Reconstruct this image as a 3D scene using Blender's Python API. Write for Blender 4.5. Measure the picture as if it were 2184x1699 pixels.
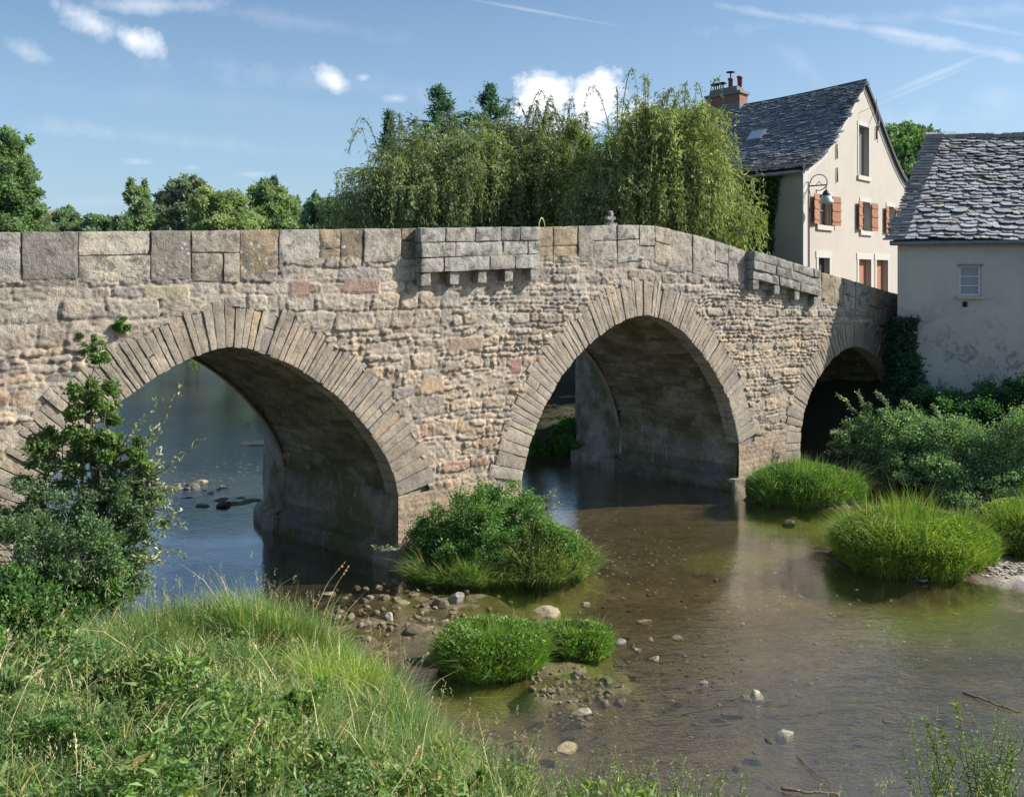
import bpy, math, random
import numpy as np
from mathutils import Vector, Matrix
from mathutils.geometry import tessellate_polygon

for o in list(bpy.data.objects): bpy.data.objects.remove(o)
SC = bpy.context.scene
COL = SC.collection
rad = math.radians

# ------------------------------------------------------------------ camera
F, YH, CH = 2000.0, 590.0, 6.5          # focal length and horizon in a 2184 x 1699 frame, eye height
cam_d = bpy.data.cameras.new('camera'); cam = bpy.data.objects.new('camera', cam_d); COL.objects.link(cam)
cam.location = (0, 0, CH); cam.rotation_euler = (rad(90), 0, 0)
cam_d.sensor_width = 36; cam_d.lens = 36 * F / 2184
cam_d.shift_y = -(849.5 - YH) / 2184
cam_d.clip_start = 0.1; cam_d.clip_end = 6000
SC.camera = cam

# ------------------------------------------------------------------ sun and sky
SUN_EL = 37.0
SUN_AZ = math.atan2(0.995, 0.10)        # from +Y towards +X
cel = math.cos(rad(SUN_EL))
SUN = Vector((math.sin(SUN_AZ) * cel, math.cos(SUN_AZ) * cel, math.sin(rad(SUN_EL))))
sl = bpy.data.lights.new('sun', 'SUN'); sun = bpy.data.objects.new('sun', sl); COL.objects.link(sun)
sl.energy = 4.2; sl.angle = rad(0.55); sl.color = (1.0, 0.95, 0.87)
sun.rotation_euler = SUN.to_track_quat('Z', 'Y').to_euler()
sun.location = (60, 5, 60)
SC.view_settings.view_transform = 'Standard'; SC.view_settings.look = 'None'
SC.view_settings.exposure = 0.76; SC.view_settings.gamma = 1.0

W = bpy.data.worlds.new('World'); SC.world = W; W.use_nodes = True
nt = W.node_tree; nt.nodes.clear()
def N(nt, typ, ins=None, **kw):
    n = nt.nodes.new(typ)
    for k, v in kw.items(): setattr(n, k, v)
    for k, v in (ins or {}).items():
        s = n.inputs[k]
        if isinstance(v, bpy.types.NodeSocket): nt.links.new(v, s)
        elif isinstance(v, bpy.types.Node): nt.links.new(v.outputs[0], s)
        else: s.default_value = v
    return n
def M(nt, op, a, b=None, c=None, clamp=False):
    n = nt.nodes.new('ShaderNodeMath'); n.operation = op; n.use_clamp = clamp
    for i, v in enumerate((a, b, c)):
        if v is None: continue
        if isinstance(v, bpy.types.NodeSocket): nt.links.new(v, n.inputs[i])
        elif isinstance(v, bpy.types.Node): nt.links.new(v.outputs[0], n.inputs[i])
        else: n.inputs[i].default_value = v
    return n.outputs[0]
def MIX(nt, fac, a, b, blend='MIX'):
    n = nt.nodes.new('ShaderNodeMix'); n.data_type = 'RGBA'; n.blend_type = blend
    for i, v in ((0, fac), (6, a), (7, b)):
        if isinstance(v, bpy.types.NodeSocket): nt.links.new(v, n.inputs[i])
        elif isinstance(v, bpy.types.Node): nt.links.new(v.outputs[0], n.inputs[i])
        elif i and len(v) == 3: n.inputs[i].default_value = (*v, 1)
        else: n.inputs[i].default_value = v
    return n.outputs[2]
def RAMP(nt, fac, stops):
    n = nt.nodes.new('ShaderNodeValToRGB'); cr = n.color_ramp
    while len(cr.elements) < len(stops): cr.elements.new(0.5)
    for e, (p, c) in zip(cr.elements, stops):
        e.position = p; e.color = (*c, 1) if not isinstance(c, (int, float)) else (c, c, c, 1)
    nt.links.new(fac if isinstance(fac, bpy.types.NodeSocket) else fac.outputs[0], n.inputs[0])
    return n.outputs[0]

sky = N(nt, 'ShaderNodeTexSky', sky_type='NISHITA', sun_disc=False, sun_elevation=rad(SUN_EL), sun_rotation=SUN_AZ,
        air_density=1.0, dust_density=1.6, ozone_density=2.0, altitude=100)
tc = N(nt, 'ShaderNodeTexCoord')
sep = N(nt, 'ShaderNodeSeparateXYZ', {0: tc.outputs['Generated']})
yy = M(nt, 'MAXIMUM', sep.outputs[1], 0.02)
ca = M(nt, 'DIVIDE', sep.outputs[0], yy); cb = M(nt, 'DIVIDE', sep.outputs[2], yy)
cv = N(nt, 'ShaderNodeCombineXYZ', {0: ca, 1: cb})
nz = N(nt, 'ShaderNodeTexNoise', {'Vector': cv, 'Scale': 22.0, 'Detail': 8.0, 'Roughness': 0.6})
nz2 = N(nt, 'ShaderNodeTexNoise', {'Vector': cv, 'Scale': 7.0, 'Detail': 6.0, 'Roughness': 0.65})
def cloud(x, y, rx, ry, rot, amp=1.0, nscale=1.0, soft=0.55, thr=0.0):
    soft *= 1.5; amp *= .92; nscale *= .9
    u = M(nt, 'SUBTRACT', ca, (x - 1092) / F); v = M(nt, 'SUBTRACT', cb, (YH - y) / F)
    c, s = math.cos(rad(rot)), math.sin(rad(rot))
    p = M(nt, 'DIVIDE', M(nt, 'ADD', M(nt, 'MULTIPLY', u, c), M(nt, 'MULTIPLY', v, s)), rx / F)
    q = M(nt, 'DIVIDE', M(nt, 'SUBTRACT', M(nt, 'MULTIPLY', v, c), M(nt, 'MULTIPLY', u, s)), ry / F)
    r = M(nt, 'SQRT', M(nt, 'ADD', M(nt, 'MULTIPLY', p, p), M(nt, 'MULTIPLY', q, q)))
    e = M(nt, 'ADD', M(nt, 'SUBTRACT', 1.0 + thr, r), M(nt, 'MULTIPLY', M(nt, 'SUBTRACT', nz.outputs[0], 0.5), 3.2 * nscale))
    return M(nt, 'MULTIPLY', M(nt, 'DIVIDE', e, soft, clamp=True), amp)
clouds = [(1158, 205, 75, 62, 20, 1, .7, .3), (1275, 215, 62, 75, 0, 1, .7, .3), (1330, 245, 80, 50, 0, .85, .6, .6), (1215, 260, 150, 45, 0, .8, .6, .7),
          (190, 45, 125, 34, -28, .8, 1, .9), (285, 85, 80, 30, -22, .85, 1, .8), (330, 12, 190, 20, 0, .55, 1, 1.2),
          (55, 108, 60, 26, -25, .6, .9, 1.0), (712, 172, 55, 28, -30, .9, .8, .6), (775, 166, 20, 11, 0, .6, .8, .8), (842, 210, 36, 13, -5, .6, .8, .9),
          (296, 345, 42, 10, 0, .4, .8, 1.2), (408, 358, 22, 7, 0, .35, .8, 1.2), (540, 372, 45, 8, 0, .35, .8, 1.2), (230, 430, 120, 18, 0, .22, .6, 1.6),
          (620, 45, 330, 22, -9, .22, .9, 1.6), (450, 220, 500, 30, -5, .10, .9, 1.8), (700, 460, 900, 60, 0, .12, .5, 1.8), (1700, 130, 80, 24, -40, .18, .9, 1.6), (2130, 210, 90, 30, 0, .2, .8, 1.6)]
tot = None
for k in clouds:
    c = cloud(*k); tot = c if tot is None else M(nt, 'MAXIMUM', tot, c)
def trail(x0, y0, x1, y1, wdt, amp, ns=0.4):
    L = math.hypot(x1 - x0, y1 - y0); rot = math.degrees(math.atan2(-(y1 - y0), x1 - x0))
    return cloud((x0 + x1) / 2, (y0 + y1) / 2, L / 2, wdt * 1.25, rot, amp * 1.05, ns * 1.8, 1.3)
for k in [(1640, 25, 2230, 125, 11, .62), (1780, 55, 2330, 150, 12, .5, .6), (1490, 5, 1800, 60, 9, .4, .6), (1900, 20, 2250, 88, 7, .3, .3), (1860, 215, 2120, 108, 7, .46, .15), (1840, 236, 2090, 132, 5, .30, .15), (1200, 330, 2184, 230, 26, .16, .9), (300, 130, 1200, 230, 24, .14, .9), (0, 260, 700, 330, 16, .16, .8), (1560, 60, 2200, 20, 14, .2, .8), (960, -8, 1345, 60, 4, .42, .2)]:
    tot = M(nt, 'MAXIMUM', tot, trail(*k))
tot = M(nt, 'MULTIPLY', tot, M(nt, 'GREATER_THAN', sep.outputs[1], 0.05))
shade = RAMP(nt, nz2, [(0.35, (7.0, 7.3, 7.9)), (0.6, (10.0, 10.0, 10.2))])
hz = RAMP(nt, cb, [(0.0, 0.50), (0.32, 0.06)])      # paler air near the horizon
base = MIX(nt, 1.0, MIX(nt, hz, sky.outputs[0], (5.0, 6.0, 7.4)), (.80, .93, 1.0), 'MULTIPLY')
skc = MIX(nt, tot, base, shade)
bg = N(nt, 'ShaderNodeBackground', {'Color': skc, 'Strength': 0.084})
N(nt, 'ShaderNodeOutputWorld', {0: bg})

# ------------------------------------------------------------------ numeric helpers
def hsh(ix, iy, iz, seed):
    h = (ix.astype(np.int64) * 374761393 + iy.astype(np.int64) * 668265263 + iz.astype(np.int64) * 2147483647 + seed * 974634777) & 0xffffffff
    h = ((h ^ (h >> 13)) * 1274126177) & 0xffffffff
    h = ((h ^ (h >> 16)) * 2246822519) & 0xffffffff
    return ((h ^ (h >> 15)) & 0xffffff) / float(0xffffff)
def vn2(x, y, seed=0):
    xi = np.floor(x); yi = np.floor(y); fx = x - xi; fy = y - yi
    fx = fx * fx * (3 - 2 * fx); fy = fy * fy * (3 - 2 * fy); z = np.zeros_like(xi)
    a = hsh(xi, yi, z, seed); b = hsh(xi + 1, yi, z, seed); c = hsh(xi, yi + 1, z, seed); d = hsh(xi + 1, yi + 1, z, seed)
    return (a + (b - a) * fx) * (1 - fy) + (c + (d - c) * fx) * fy
def fbm2(x, y, seed=0, o=4, g=0.5):
    t = 0; a = 1; n = 0
    for i in range(o): t = t + a * (vn2(x, y, seed + i * 7) - .5); n += a; a *= g; x = x * 2.03 + 1.7; y = y * 2.03 + 3.1
    return t / n * 2
def vn3(x, y, z, seed=0):
    xi = np.floor(x); yi = np.floor(y); zi = np.floor(z); f = [x - xi, y - yi, z - zi]
    f = [q * q * (3 - 2 * q) for q in f]; r = 0
    for dz in (0, 1):
        wz = f[2] if dz else 1 - f[2]
        for dy in (0, 1):
            wy = f[1] if dy else 1 - f[1]
            for dx in (0, 1):
                wx = f[0] if dx else 1 - f[0]
                r = r + wx * wy * wz * hsh(xi + dx, yi + dy, zi + dz, seed)
    return r
def fbm3(P, sc, seed=0, o=3, g=0.5):
    x, y, z = P[:, 0] * sc, P[:, 1] * sc, P[:, 2] * sc; t = 0; a = 1; n = 0
    for i in range(o): t = t + a * (vn3(x, y, z, seed + i * 7) - .5); n += a; a *= g; x = x * 2.03 + 1.7; y = y * 2.03 + 3.1; z = z * 2.03 + .7
    return t / n * 2
def sst(a, b, x):
    t = np.clip((x - a) / (b - a), 0, 1); return t * t * (3 - 2 * t)

def tag(o, label=None, cat=None, group=None, kind=None):
    if label: o['label'] = label
    if cat: o['category'] = cat
    if group: o['group'] = group
    if kind: o['kind'] = kind
    return o
def empty(name, loc=(0, 0, 0), label=None, cat=None, group=None):
    o = bpy.data.objects.new(name, None); COL.objects.link(o); o.location = loc; o.empty_display_size = .3
    return tag(o, label, cat, group)
def wloc(o):
    v = Vector((0, 0, 0))
    while o is not None: v += o.location; o = o.parent
    return np.array(v)
def mk(name, V, Fq, mat, parent=None, col=None, smooth=True, loc=None, attr=None):
    """V (n,3) world positions; Fq: list of index arrays (m,k); one mesh object"""
    V = np.asarray(V, dtype=np.float64)
    if not isinstance(Fq, (list, tuple)): Fq = [Fq]
    Fq = [np.asarray(f, dtype=np.int32) for f in Fq if len(f)]
    off = wloc(parent) if parent is not None else np.zeros(3)
    lo = np.zeros(3)
    if loc is not None: lo = np.asarray(loc, float)
    elif parent is None and False: pass
    VV = V - off - lo
    me = bpy.data.meshes.new(name)
    me.vertices.add(len(VV)); me.vertices.foreach_set('co', VV.ravel())
    tl = sum(f.size for f in Fq); tf = sum(len(f) for f in Fq)
    me.loops.add(tl); me.polygons.add(tf)
    me.loops.foreach_set('vertex_index', np.concatenate([f.ravel() for f in Fq]))
    tots = np.concatenate([np.full(len(f), f.shape[1], np.int32) for f in Fq])
    st = np.concatenate([[0], np.cumsum(tots)[:-1]]).astype(np.int32)
    me.polygons.foreach_set('loop_start', st)
    try: me.polygons.foreach_set('loop_total', tots)
    except Exception: pass
    me.polygons.foreach_set('use_smooth', np.full(tf, bool(smooth)))
    me.update(calc_edges=True); me.validate()
    if col is not None:
        a = me.attributes.new('col', 'FLOAT_COLOR', 'POINT')
        c = np.ones((len(VV), 4), np.float32); c[:, :3] = col
        a.data.foreach_set('color', c.ravel())
    if mat is not None: me.materials.append(mat)
    o = bpy.data.objects.new(name, me); COL.objects.link(o)
    if parent is not None: o.parent = parent
    o.location = tuple(lo)
    return o
def gridf(nu, nv, mask=None):
    i, j = np.meshgrid(np.arange(nu - 1), np.arange(nv - 1), indexing='ij')
    a = (i * nv + j)
    f = np.stack([a, a + nv, a + nv + 1, a + 1], -1)
    if mask is not None: return f[mask]
    return f.reshape(-1, 4)
def compact(V, Fq, col=None):
    used = np.zeros(len(V), bool); used[Fq.ravel()] = True
    idx = np.cumsum(used) - 1
    return V[used], idx[Fq], (None if col is None else col[used])
class MB:
    """collects pieces of one mesh"""
    def __init__(s): s.V = []; s.F = {}; s.C = []; s.n = 0
    def add(s, V, Fs, col=None):
        V = np.asarray(V, float)
        if not isinstance(Fs, list): Fs = [Fs]
        for f in Fs:
            f = np.asarray(f, np.int32)
            if len(f): s.F.setdefault(f.shape[1], []).append(f + s.n)
        s.V.append(V); c = np.ones((len(V), 3)) * (1 if col is None else np.asarray(col)); s.C.append(c); s.n += len(V)
    def box(s, x0, x1, y0, y1, z0, z1, fn=None, col=None):
        V = np.array([(x, y, z) for z in (z0, z1) for y in (y0, y1) for x in (x0, x1)], float)
        if fn: V = np.array([fn(*v) for v in V])
        s.add(V, [[(0, 2, 3, 1), (4, 5, 7, 6), (0, 1, 5, 4), (2, 6, 7, 3), (0, 4, 6, 2), (1, 3, 7, 5)]], col)
    def tube(s, P, R, n=6, col=None, cap=True):
        P = np.asarray(P, float); R = np.broadcast_to(np.asarray(R, float), (len(P),)); T = np.gradient(P, axis=0)
        T /= np.linalg.norm(T, axis=1)[:, None] + 1e-9
        up = np.array([0, 0, 1.0]) if abs(T[0][2]) < .9 else np.array([1.0, 0, 0])
        a = np.cross(T, up); a /= np.linalg.norm(a, axis=1)[:, None] + 1e-9; b = np.cross(T, a)
        th = np.arange(n) * 2 * math.pi / n
        V = P[:, None, :] + R[:, None, None] * (a[:, None, :] * np.cos(th)[None, :, None] + b[:, None, :] * np.sin(th)[None, :, None])
        i, j = np.meshgrid(np.arange(len(P) - 1), np.arange(n), indexing='ij'); j2 = (j + 1) % n
        f = np.stack([i * n + j, i * n + j2, (i + 1) * n + j2, (i + 1) * n + j], -1).reshape(-1, 4)
        s.add(V.reshape(-1, 3), f, col)
        if cap and n > 2:
            m = (len(P) - 1) * n
            for base, rev in ((0, True), (m, False)):
                ring = [base + q for q in range(n)]
                if rev: ring = ring[::-1]
                s.F.setdefault(n, []).append(np.array([ring], np.int32) + s.n - len(P) * n)
    def build(s, name, mat, parent=None, smooth=True, loc=None):
        return mk(name, np.concatenate(s.V), [np.concatenate(f) for f in s.F.values()], mat, parent, np.concatenate(s.C), smooth, loc)
def gd(x, y, z=0.0):
    """point at height z that lies on the sight line of the photo's pixel (x, y)"""
    d = F * (CH - z) / (y - YH); return np.array([(x - 1092) / F * d, d, z])
def at(x, y, d):
    return np.array([(x - 1092) / F * d, d, CH - (y - YH) / F * d])

# ------------------------------------------------------------------ materials
def newmat(name):
    m = bpy.data.materials.new(name); m.use_nodes = True; m.node_tree.nodes.clear(); return m, m.node_tree
def attr_col(nt): return N(nt, 'ShaderNodeAttribute', attribute_name='col').outputs['Color']
def objco(nt): return N(nt, 'ShaderNodeTexCoord').outputs['Object']
def worldco(nt): return N(nt, 'ShaderNodeNewGeometry').outputs['Position']
def out(nt, sh): N(nt, 'ShaderNodeOutputMaterial', {0: sh})
def noise(nt, v, sc, det=4, rough=.55, dist=0):
    return N(nt, 'ShaderNodeTexNoise', {'Vector': v, 'Scale': sc, 'Detail': det, 'Roughness': rough, 'Distortion': dist}).outputs[0]
def vmul(nt, v, s):
    n = nt.nodes.new('ShaderNodeVectorMath'); n.operation = 'MULTIPLY'; nt.links.new(v, n.inputs[0]); n.inputs[1].default_value = s; return n.outputs[0]

def stone_mat(name, bump=.9, lichen=.5, streak=False, tint=(1, 1, 1), rough=.92, moss=0.0):
    m, nt = newmat(name); p = worldco(nt); c = attr_col(nt)
    n1 = noise(nt, p, 2.2, 5, .6); n2 = noise(nt, p, 11, 5, .65); n3 = noise(nt, p, 48, 4, .7)
    c = MIX(nt, 1.0, c, RAMP(nt, n1, [(.25, (.66, .65, .64)), (.5, (1, 1, 1)), (.75, (1.22, 1.17, 1.07))]), 'MULTIPLY')
    c = MIX(nt, 1.0, c, RAMP(nt, n2, [(.25, (.66, .65, .64)), (.5, (1, 1, 1)), (.8, (1.16, 1.15, 1.13))]), 'MULTIPLY')
    c = MIX(nt, 1.0, c, RAMP(nt, n3, [(.3, (.55, .54, .53)), (.5, (1, 1, 1)), (.75, (1.15, 1.15, 1.15))]), 'MULTIPLY')
    if lichen:
        v = N(nt, 'ShaderNodeTexVoronoi', {'Vector': p, 'Scale': 9.0, 'Randomness': 1.0}).outputs[0]
        zone = RAMP(nt, noise(nt, p, 1.7, 4, .6), [(.47, 0), (.6, 1)])
        f = M(nt, 'MULTIPLY', M(nt, 'MULTIPLY', RAMP(nt, M(nt, 'ADD', v, M(nt, 'MULTIPLY', n3, .25)), [(.34, 1), (.46, 0)]), zone), lichen)
        c = MIX(nt, f, c, (.50, .49, .44))
        zd = M(nt, 'MULTIPLY', RAMP(nt, noise(nt, p, 3.1, 6, .75), [(.52, 0), (.60, 1)]), lichen * .8)
        c = MIX(nt, zd, c, (.12, .115, .10))
    if moss:
        c = MIX(nt, M(nt, 'MULTIPLY', RAMP(nt, noise(nt, p, .9, 5, .7), [(.42, 0), (.6, 1)]), moss), c, (.10, .105, .03))
        c = MIX(nt, M(nt, 'MULTIPLY', RAMP(nt, noise(nt, vmul(nt, p, (1, 1, .3)), 3.5, 5, .8, 1.5), [(.60, 0), (.66, 1)]), .6), c, (.55, .54, .52))
    c = MIX(nt, 1.0, c, tint, 'MULTIPLY')
    h = M(nt, 'ADD', M(nt, 'MULTIPLY', n2, .030), M(nt, 'MULTIPLY', n3, .014))
    pits = N(nt, 'ShaderNodeTexVoronoi', {'Vector': p, 'Scale': 26.0}).outputs[0]
    h = M(nt, 'ADD', h, M(nt, 'MULTIPLY', RAMP(nt, pits, [(.0, 0), (.28, 1)]), .010))
    b = N(nt, 'ShaderNodeBump', {'Strength': bump, 'Distance': 1.0, 'Height': h})
    s = N(nt, 'ShaderNodeBsdfPrincipled', {'Base Color': c, 'Roughness': rough, 'Specular IOR Level': .25, 'Normal': b})
    out(nt, s); return m
M_WALL = stone_mat('rubble_stone', 1.0, .25)
M_BLOCK = stone_mat('weathered_block', 1.0, 1.0)
M_VOUS = stone_mat('dressed_stone', .9, .12)
M_VAULT = stone_mat('damp_vault_stone', 1.0, 0.1, moss=.75)
M_ROCK = stone_mat('river_rock', .7, .3)

def leaf_mat(name, rough=.55, trans=.42, spec=.35, tcol=(1.25, 1.35, .5)):
    m, nt = newmat(name); c = MIX(nt, 1.0, attr_col(nt), (1.75, 1.65, 1.75), 'MULTIPLY')
    s = N(nt, 'ShaderNodeBsdfPrincipled', {'Base Color': c, 'Roughness': rough, 'Specular IOR Level': spec})
    t = N(nt, 'ShaderNodeBsdfTranslucent', {'Color': MIX(nt, 1.0, c, tcol, 'MULTIPLY')})
    out(nt, N(nt, 'ShaderNodeMixShader', {0: trans, 1: s, 2: t})); return m
M_LEAF = leaf_mat('foliage')
M_GRASS = leaf_mat('grass_blade', .5, .38, .4, (1.2, 1.3, .45))
M_DRY = leaf_mat('dry_straw', .7, .2, .2, (1, 1, .9))
def bark_mat():
    m, nt = newmat('bark'); p = objco(nt); n = noise(nt, vmul(nt, p, (1, 1, .25)), 14, 5, .7)
    c = MIX(nt, 1.0, attr_col(nt), RAMP(nt, n, [(.3, (.5, .5, .5)), (.7, (1.3, 1.25, 1.2))]), 'MULTIPLY')
    b = N(nt, 'ShaderNodeBump', {'Strength': .8, 'Distance': .03, 'Height': n})
    out(nt, N(nt, 'ShaderNodeBsdfPrincipled', {'Base Color': c, 'Roughness': .9, 'Normal': b})); return m
M_BARK = bark_mat()
def plaster(name, col, dirt=(.3, .28, .25), amt=.35, stains=False, zdirt=None):
    m, nt = newmat(name); p = worldco(nt)
    n1 = noise(nt, p, .8, 5, .6); n2 = noise(nt, vmul(nt, p, (1, 1, .22)), 2.5, 5, .65); n3 = noise(nt, p, 60, 3, .6)
    c = MIX(nt, M(nt, 'MULTIPLY', RAMP(nt, n1, [(.4, 0), (.75, 1)]), amt), col, dirt)
    c = MIX(nt, M(nt, 'MULTIPLY', RAMP(nt, n2, [(.5, 0), (.8, 1)]), amt * .7), c, dirt)
    if stains:
        z = N(nt, 'ShaderNodeSeparateXYZ', {0: p}).outputs[2]
        low = RAMP(nt, M(nt, 'DIVIDE', z, 10.0), [(.25, 1), (.62, 0)])
        st = RAMP(nt, noise(nt, p, 1.9, 8, .75, .8), [(.51, 0), (.58, 1)])
        c = MIX(nt, M(nt, 'MULTIPLY', M(nt, 'MULTIPLY', st, low), .8), c, (.12, .125, .13))
    h = M(nt, 'ADD', M(nt, 'MULTIPLY', n3, .3), M(nt, 'MULTIPLY', n1, .7))
    b = N(nt, 'ShaderNodeBump', {'Strength': .35, 'Distance': .03, 'Height': h})
    out(nt, N(nt, 'ShaderNodeBsdfPrincipled', {'Base Color': c, 'Roughness': .9, 'Specular IOR Level': .2, 'Normal': b})); return m
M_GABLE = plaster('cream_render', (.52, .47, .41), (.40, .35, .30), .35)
M_TRIM = plaster('pale_limestone_trim', (.57, .545, .50), (.5, .47, .42), .3)
M_GREYW = plaster('grey_render', (.56, .52, .46), (.37, .345, .31), .5, True)
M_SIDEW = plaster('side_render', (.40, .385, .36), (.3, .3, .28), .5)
def simple(name, col, rough=.6, metal=0.0, var=.15, bump=.2, scale=12):
    m, nt = newmat(name); p = objco(nt); n = noise(nt, p, scale, 4, .6)
    c = MIX(nt, 1.0, (*col, 1), RAMP(nt, n, [(.3, (1 - var,) * 3), (.7, (1 + var,) * 3)]), 'MULTIPLY')
    b = N(nt, 'ShaderNodeBump', {'Strength': bump, 'Distance': .02, 'Height': n})
    out(nt, N(nt, 'ShaderNodeBsdfPrincipled', {'Base Color': c, 'Roughness': rough, 'Metallic': metal, 'Normal': b})); return m
M_IRON = simple('wrought_iron', (.05, .045, .045), .55, .6)
M_SHUT = simple('terracotta_shutter_paint', (.38, .165, .085), .65, 0, .25, .3, 20)
M_DOOR = simple('faded_orange_door', (.40, .17, .10), .7, 0, .2)
M_DARK = simple('dark_interior', (.05, .045, .045), .9)
M_FRAME = simple('white_window_paint', (.72, .73, .74), .45, 0, .06)
M_SOIL = simple('dark_soil', (.06, .05, .03), .95, 0, .4, 1, 8)
M_ROAD = simple('road_stone', (.26, .25, .24), .9, 0, .3, .5, 6)
M_BRICK = simple('chimney_brick', (.27, .13, .10), .85, 0, .3, .4, 9)
M_CEM = simple('chimney_cement', (.20, .20, .20), .9)
M_POT = simple('red_chimney_pot', (.30, .05, .04), .6)
M_ZINC = simple('zinc_gutter', (.22, .235, .25), .45, .5, .1)
M_GLASSD = simple('window_glass', (.10, .12, .14), .08, 0, .1, .02)
M_GLASSD.node_tree.nodes['Principled BSDF'].inputs['Specular IOR Level'].default_value = .9
def slate_mat(name, stops, rough=.75):
    m, nt = newmat(name); c = attr_col(nt); p = worldco(nt)
    n = noise(nt, p, 9, 5, .7); n3 = noise(nt, p, 40, 4, .7)
    c = MIX(nt, 1.0, c, RAMP(nt, n, [(.3, (.65,) * 3), (.6, (1.05,) * 3), (.8, (1.3, 1.28, 1.22))]), 'MULTIPLY')
    b = N(nt, 'ShaderNodeBump', {'Strength': .7, 'Distance': .03, 'Height': n3})
    out(nt, N(nt, 'ShaderNodeBsdfPrincipled', {'Base Color': c, 'Roughness': rough, 'Specular IOR Level': .4, 'Normal': b})); return m
M_SLATE = slate_mat('stone_slate', None, .62)
M_SLATED = slate_mat('dark_slate', None, .6)
# ------------------------------------------------------------------ terrain
RIV = np.array([(-34, 26), (-16, 17.5), (-9.3, 16.1), (-7.4, 15.9), (-5.6, 16.3), (-4.2, 16.3), (-3.1, 15.7), (-2.2, 14.7), (-1.5, 13.6), (-.8, 12.6), (-.2, 11.7), (1.0, 11.0), (3, 10.7),
                (5, 10.9), (7, 11.8), (10, 13.2), (15, 15.5), (24, 18), (40, 19), (40, 24), (22, 24.6), (16.5, 25.9), (14, 26.9), (12.4, 28.4), (11.2, 30.2), (10.9, 32.5), (9.8, 34.2),
                (5, 34.0), (2.6, 33.2), (0.6, 33.0), (-2, 34.0), (-5, 36.5), (-9.8, 41), (-14.5, 52), (-20, 70), (-26, 92), (-40, 120), (-75, 150), (-110, 140), (-70, 98), (-48, 70), (-38, 45), (-35, 32)], float)
def sdist(X, Y):
    n = len(RIV); d = np.full(X.shape, 1e9); ins = np.zeros(X.shape, bool)
    for i in range(n):
        a = RIV[i]; b = RIV[(i + 1) % n]; ab = b - a
        t = np.clip(((X - a[0]) * ab[0] + (Y - a[1]) * ab[1]) / (ab @ ab), 0, 1)
        d = np.minimum(d, (X - a[0] - t * ab[0]) ** 2 + (Y - a[1] - t * ab[1]) ** 2)
        c = ((a[1] > Y) != (b[1] > Y)) & (X < (b[0] - a[0]) * (Y - a[1]) / (b[1] - a[1] + 1e-12) + a[0])
        ins ^= c
    return np.where(ins, -1, 1) * np.sqrt(d)
BK = np.array([(-4, 9, 2.3, .55), (-3, 12.5, 2.2, .55), (-7, 12, 2.6, .55), (.5, 9.5, 2.3, .42), (3, 8, 3.2, .34), (8, 6, 3, .35), (-9, 11, 3.6, .40), (-14, 13, 4.5, .6), (18, 31, 4.9, .75), (13.5, 36, 4.9, 1.3), (15, 28, 3.2, .55), (5, 40, 2.6, .6), (-3, 42, 2.4, .5),
               (-13, 60, 2.8, .4), (-30, 24, 6.2, .8), (-60, 90, 3, .2), (45, 10, 4, .3), (-26, 20, 6.2, .8), (8, 38, 3.5, .9), (25, 45, 5, .8)], float)
BARS = [(-2.2, 17.2, 2.1, 1.7, .10, .3), (-.4, 21.2, 2.4, 1.4, .13, .1), (.15, 15.9, 1.75, 1.2, .12, .1), (1.0, 14.6, 1.0, .8, .08, 0), (8.6, 27.4, 2.0, 1.2, .14, .1), (9.0, 21.4, 2.3, 1.6, .16, 0),
        (12.3, 21.6, 2.4, 2.0, .17, 0), (11.2, 19.9, 1.3, .5, .15, 0), (-8.2, 27.0, 1.6, .8, .10, 0), (-9.9, 36.2, 1.2, .5, .1, 0), (-1.6, 18.9, 1.6, .9, .08, 0)]
def ground_z(X, Y):
    X = np.asarray(X, float); Y = np.asarray(Y, float)
    sd = sdist(X, Y) + .35 * fbm2(X * .9, Y * .9, 5, 3)
    w = 0; cap = 0; sl_ = 0
    for bx, by, c, s in BK:
        q = 1 / ((X - bx) ** 2 + (Y - by) ** 2 + .5) ** 1.6; w = w + q; cap = cap + q * c; sl_ = sl_ + q * s
    cap = cap / w; sl_ = sl_ / w
    dp = np.maximum(sd, 0)
    up = cap * (1 - np.exp(-dp * sl_ / cap)) + np.maximum(7.2 - Y, 0) * .30 * (Y > -30) * (sd > 0)
    up = up + .10 * fbm2(X * .8, Y * .8, 9, 4) * sst(.2, 2, sd) + .03 * fbm2(X * 4, Y * 4, 19, 3)
    up = up + sst(60, 900, np.hypot(X, Y)) * 6 * (1 + fbm2(X * .004, Y * .004, 3, 3))
    dn = -.34 * sst(0, 2.2, -sd) - .03 + .05 * fbm2(X * 1.1, Y * 1.1, 21, 4) + .028 * fbm2(X * 5, Y * 8, 23, 3)
    for bx, by, rx, ry, h, rot in BARS:
        r = np.sqrt(((X - bx) / rx) ** 2 + ((Y - by) / ry) ** 2) + .35 * fbm2(X * 1.7, Y * 1.7, 31, 3)
        k = sst(1.35, .55, r); dn = np.maximum(dn, dn * (1 - k) + k * (h - .1 + .13 * fbm2(X * 2.6, Y * 2.6, 33, 4)))
    return np.where(sd > 0, np.maximum(up, -.02), np.minimum(dn, .12))
def axis(segs):
    a = []
    for x0, x1, st in segs: a += list(np.arange(x0, x1, st))
    return np.array(a + [segs[-1][1]])
gx = axis([(-3000, -400, 260), (-400, -120, 35), (-120, -40, 5), (-40, -12, 1), (-12, 17, .12), (17, 30, .7), (30, 80, 5), (80, 400, 32), (400, 3000, 260)])
gy = axis([(-60, 0, 6), (0, 8, .8), (8, 30, .12), (30, 45, .5), (45, 130, 2.5), (130, 420, 29), (420, 3200, 278)])
GX, GY = np.meshgrid(gx, gy, indexing='ij')
GZ = ground_z(GX, GY)
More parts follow.
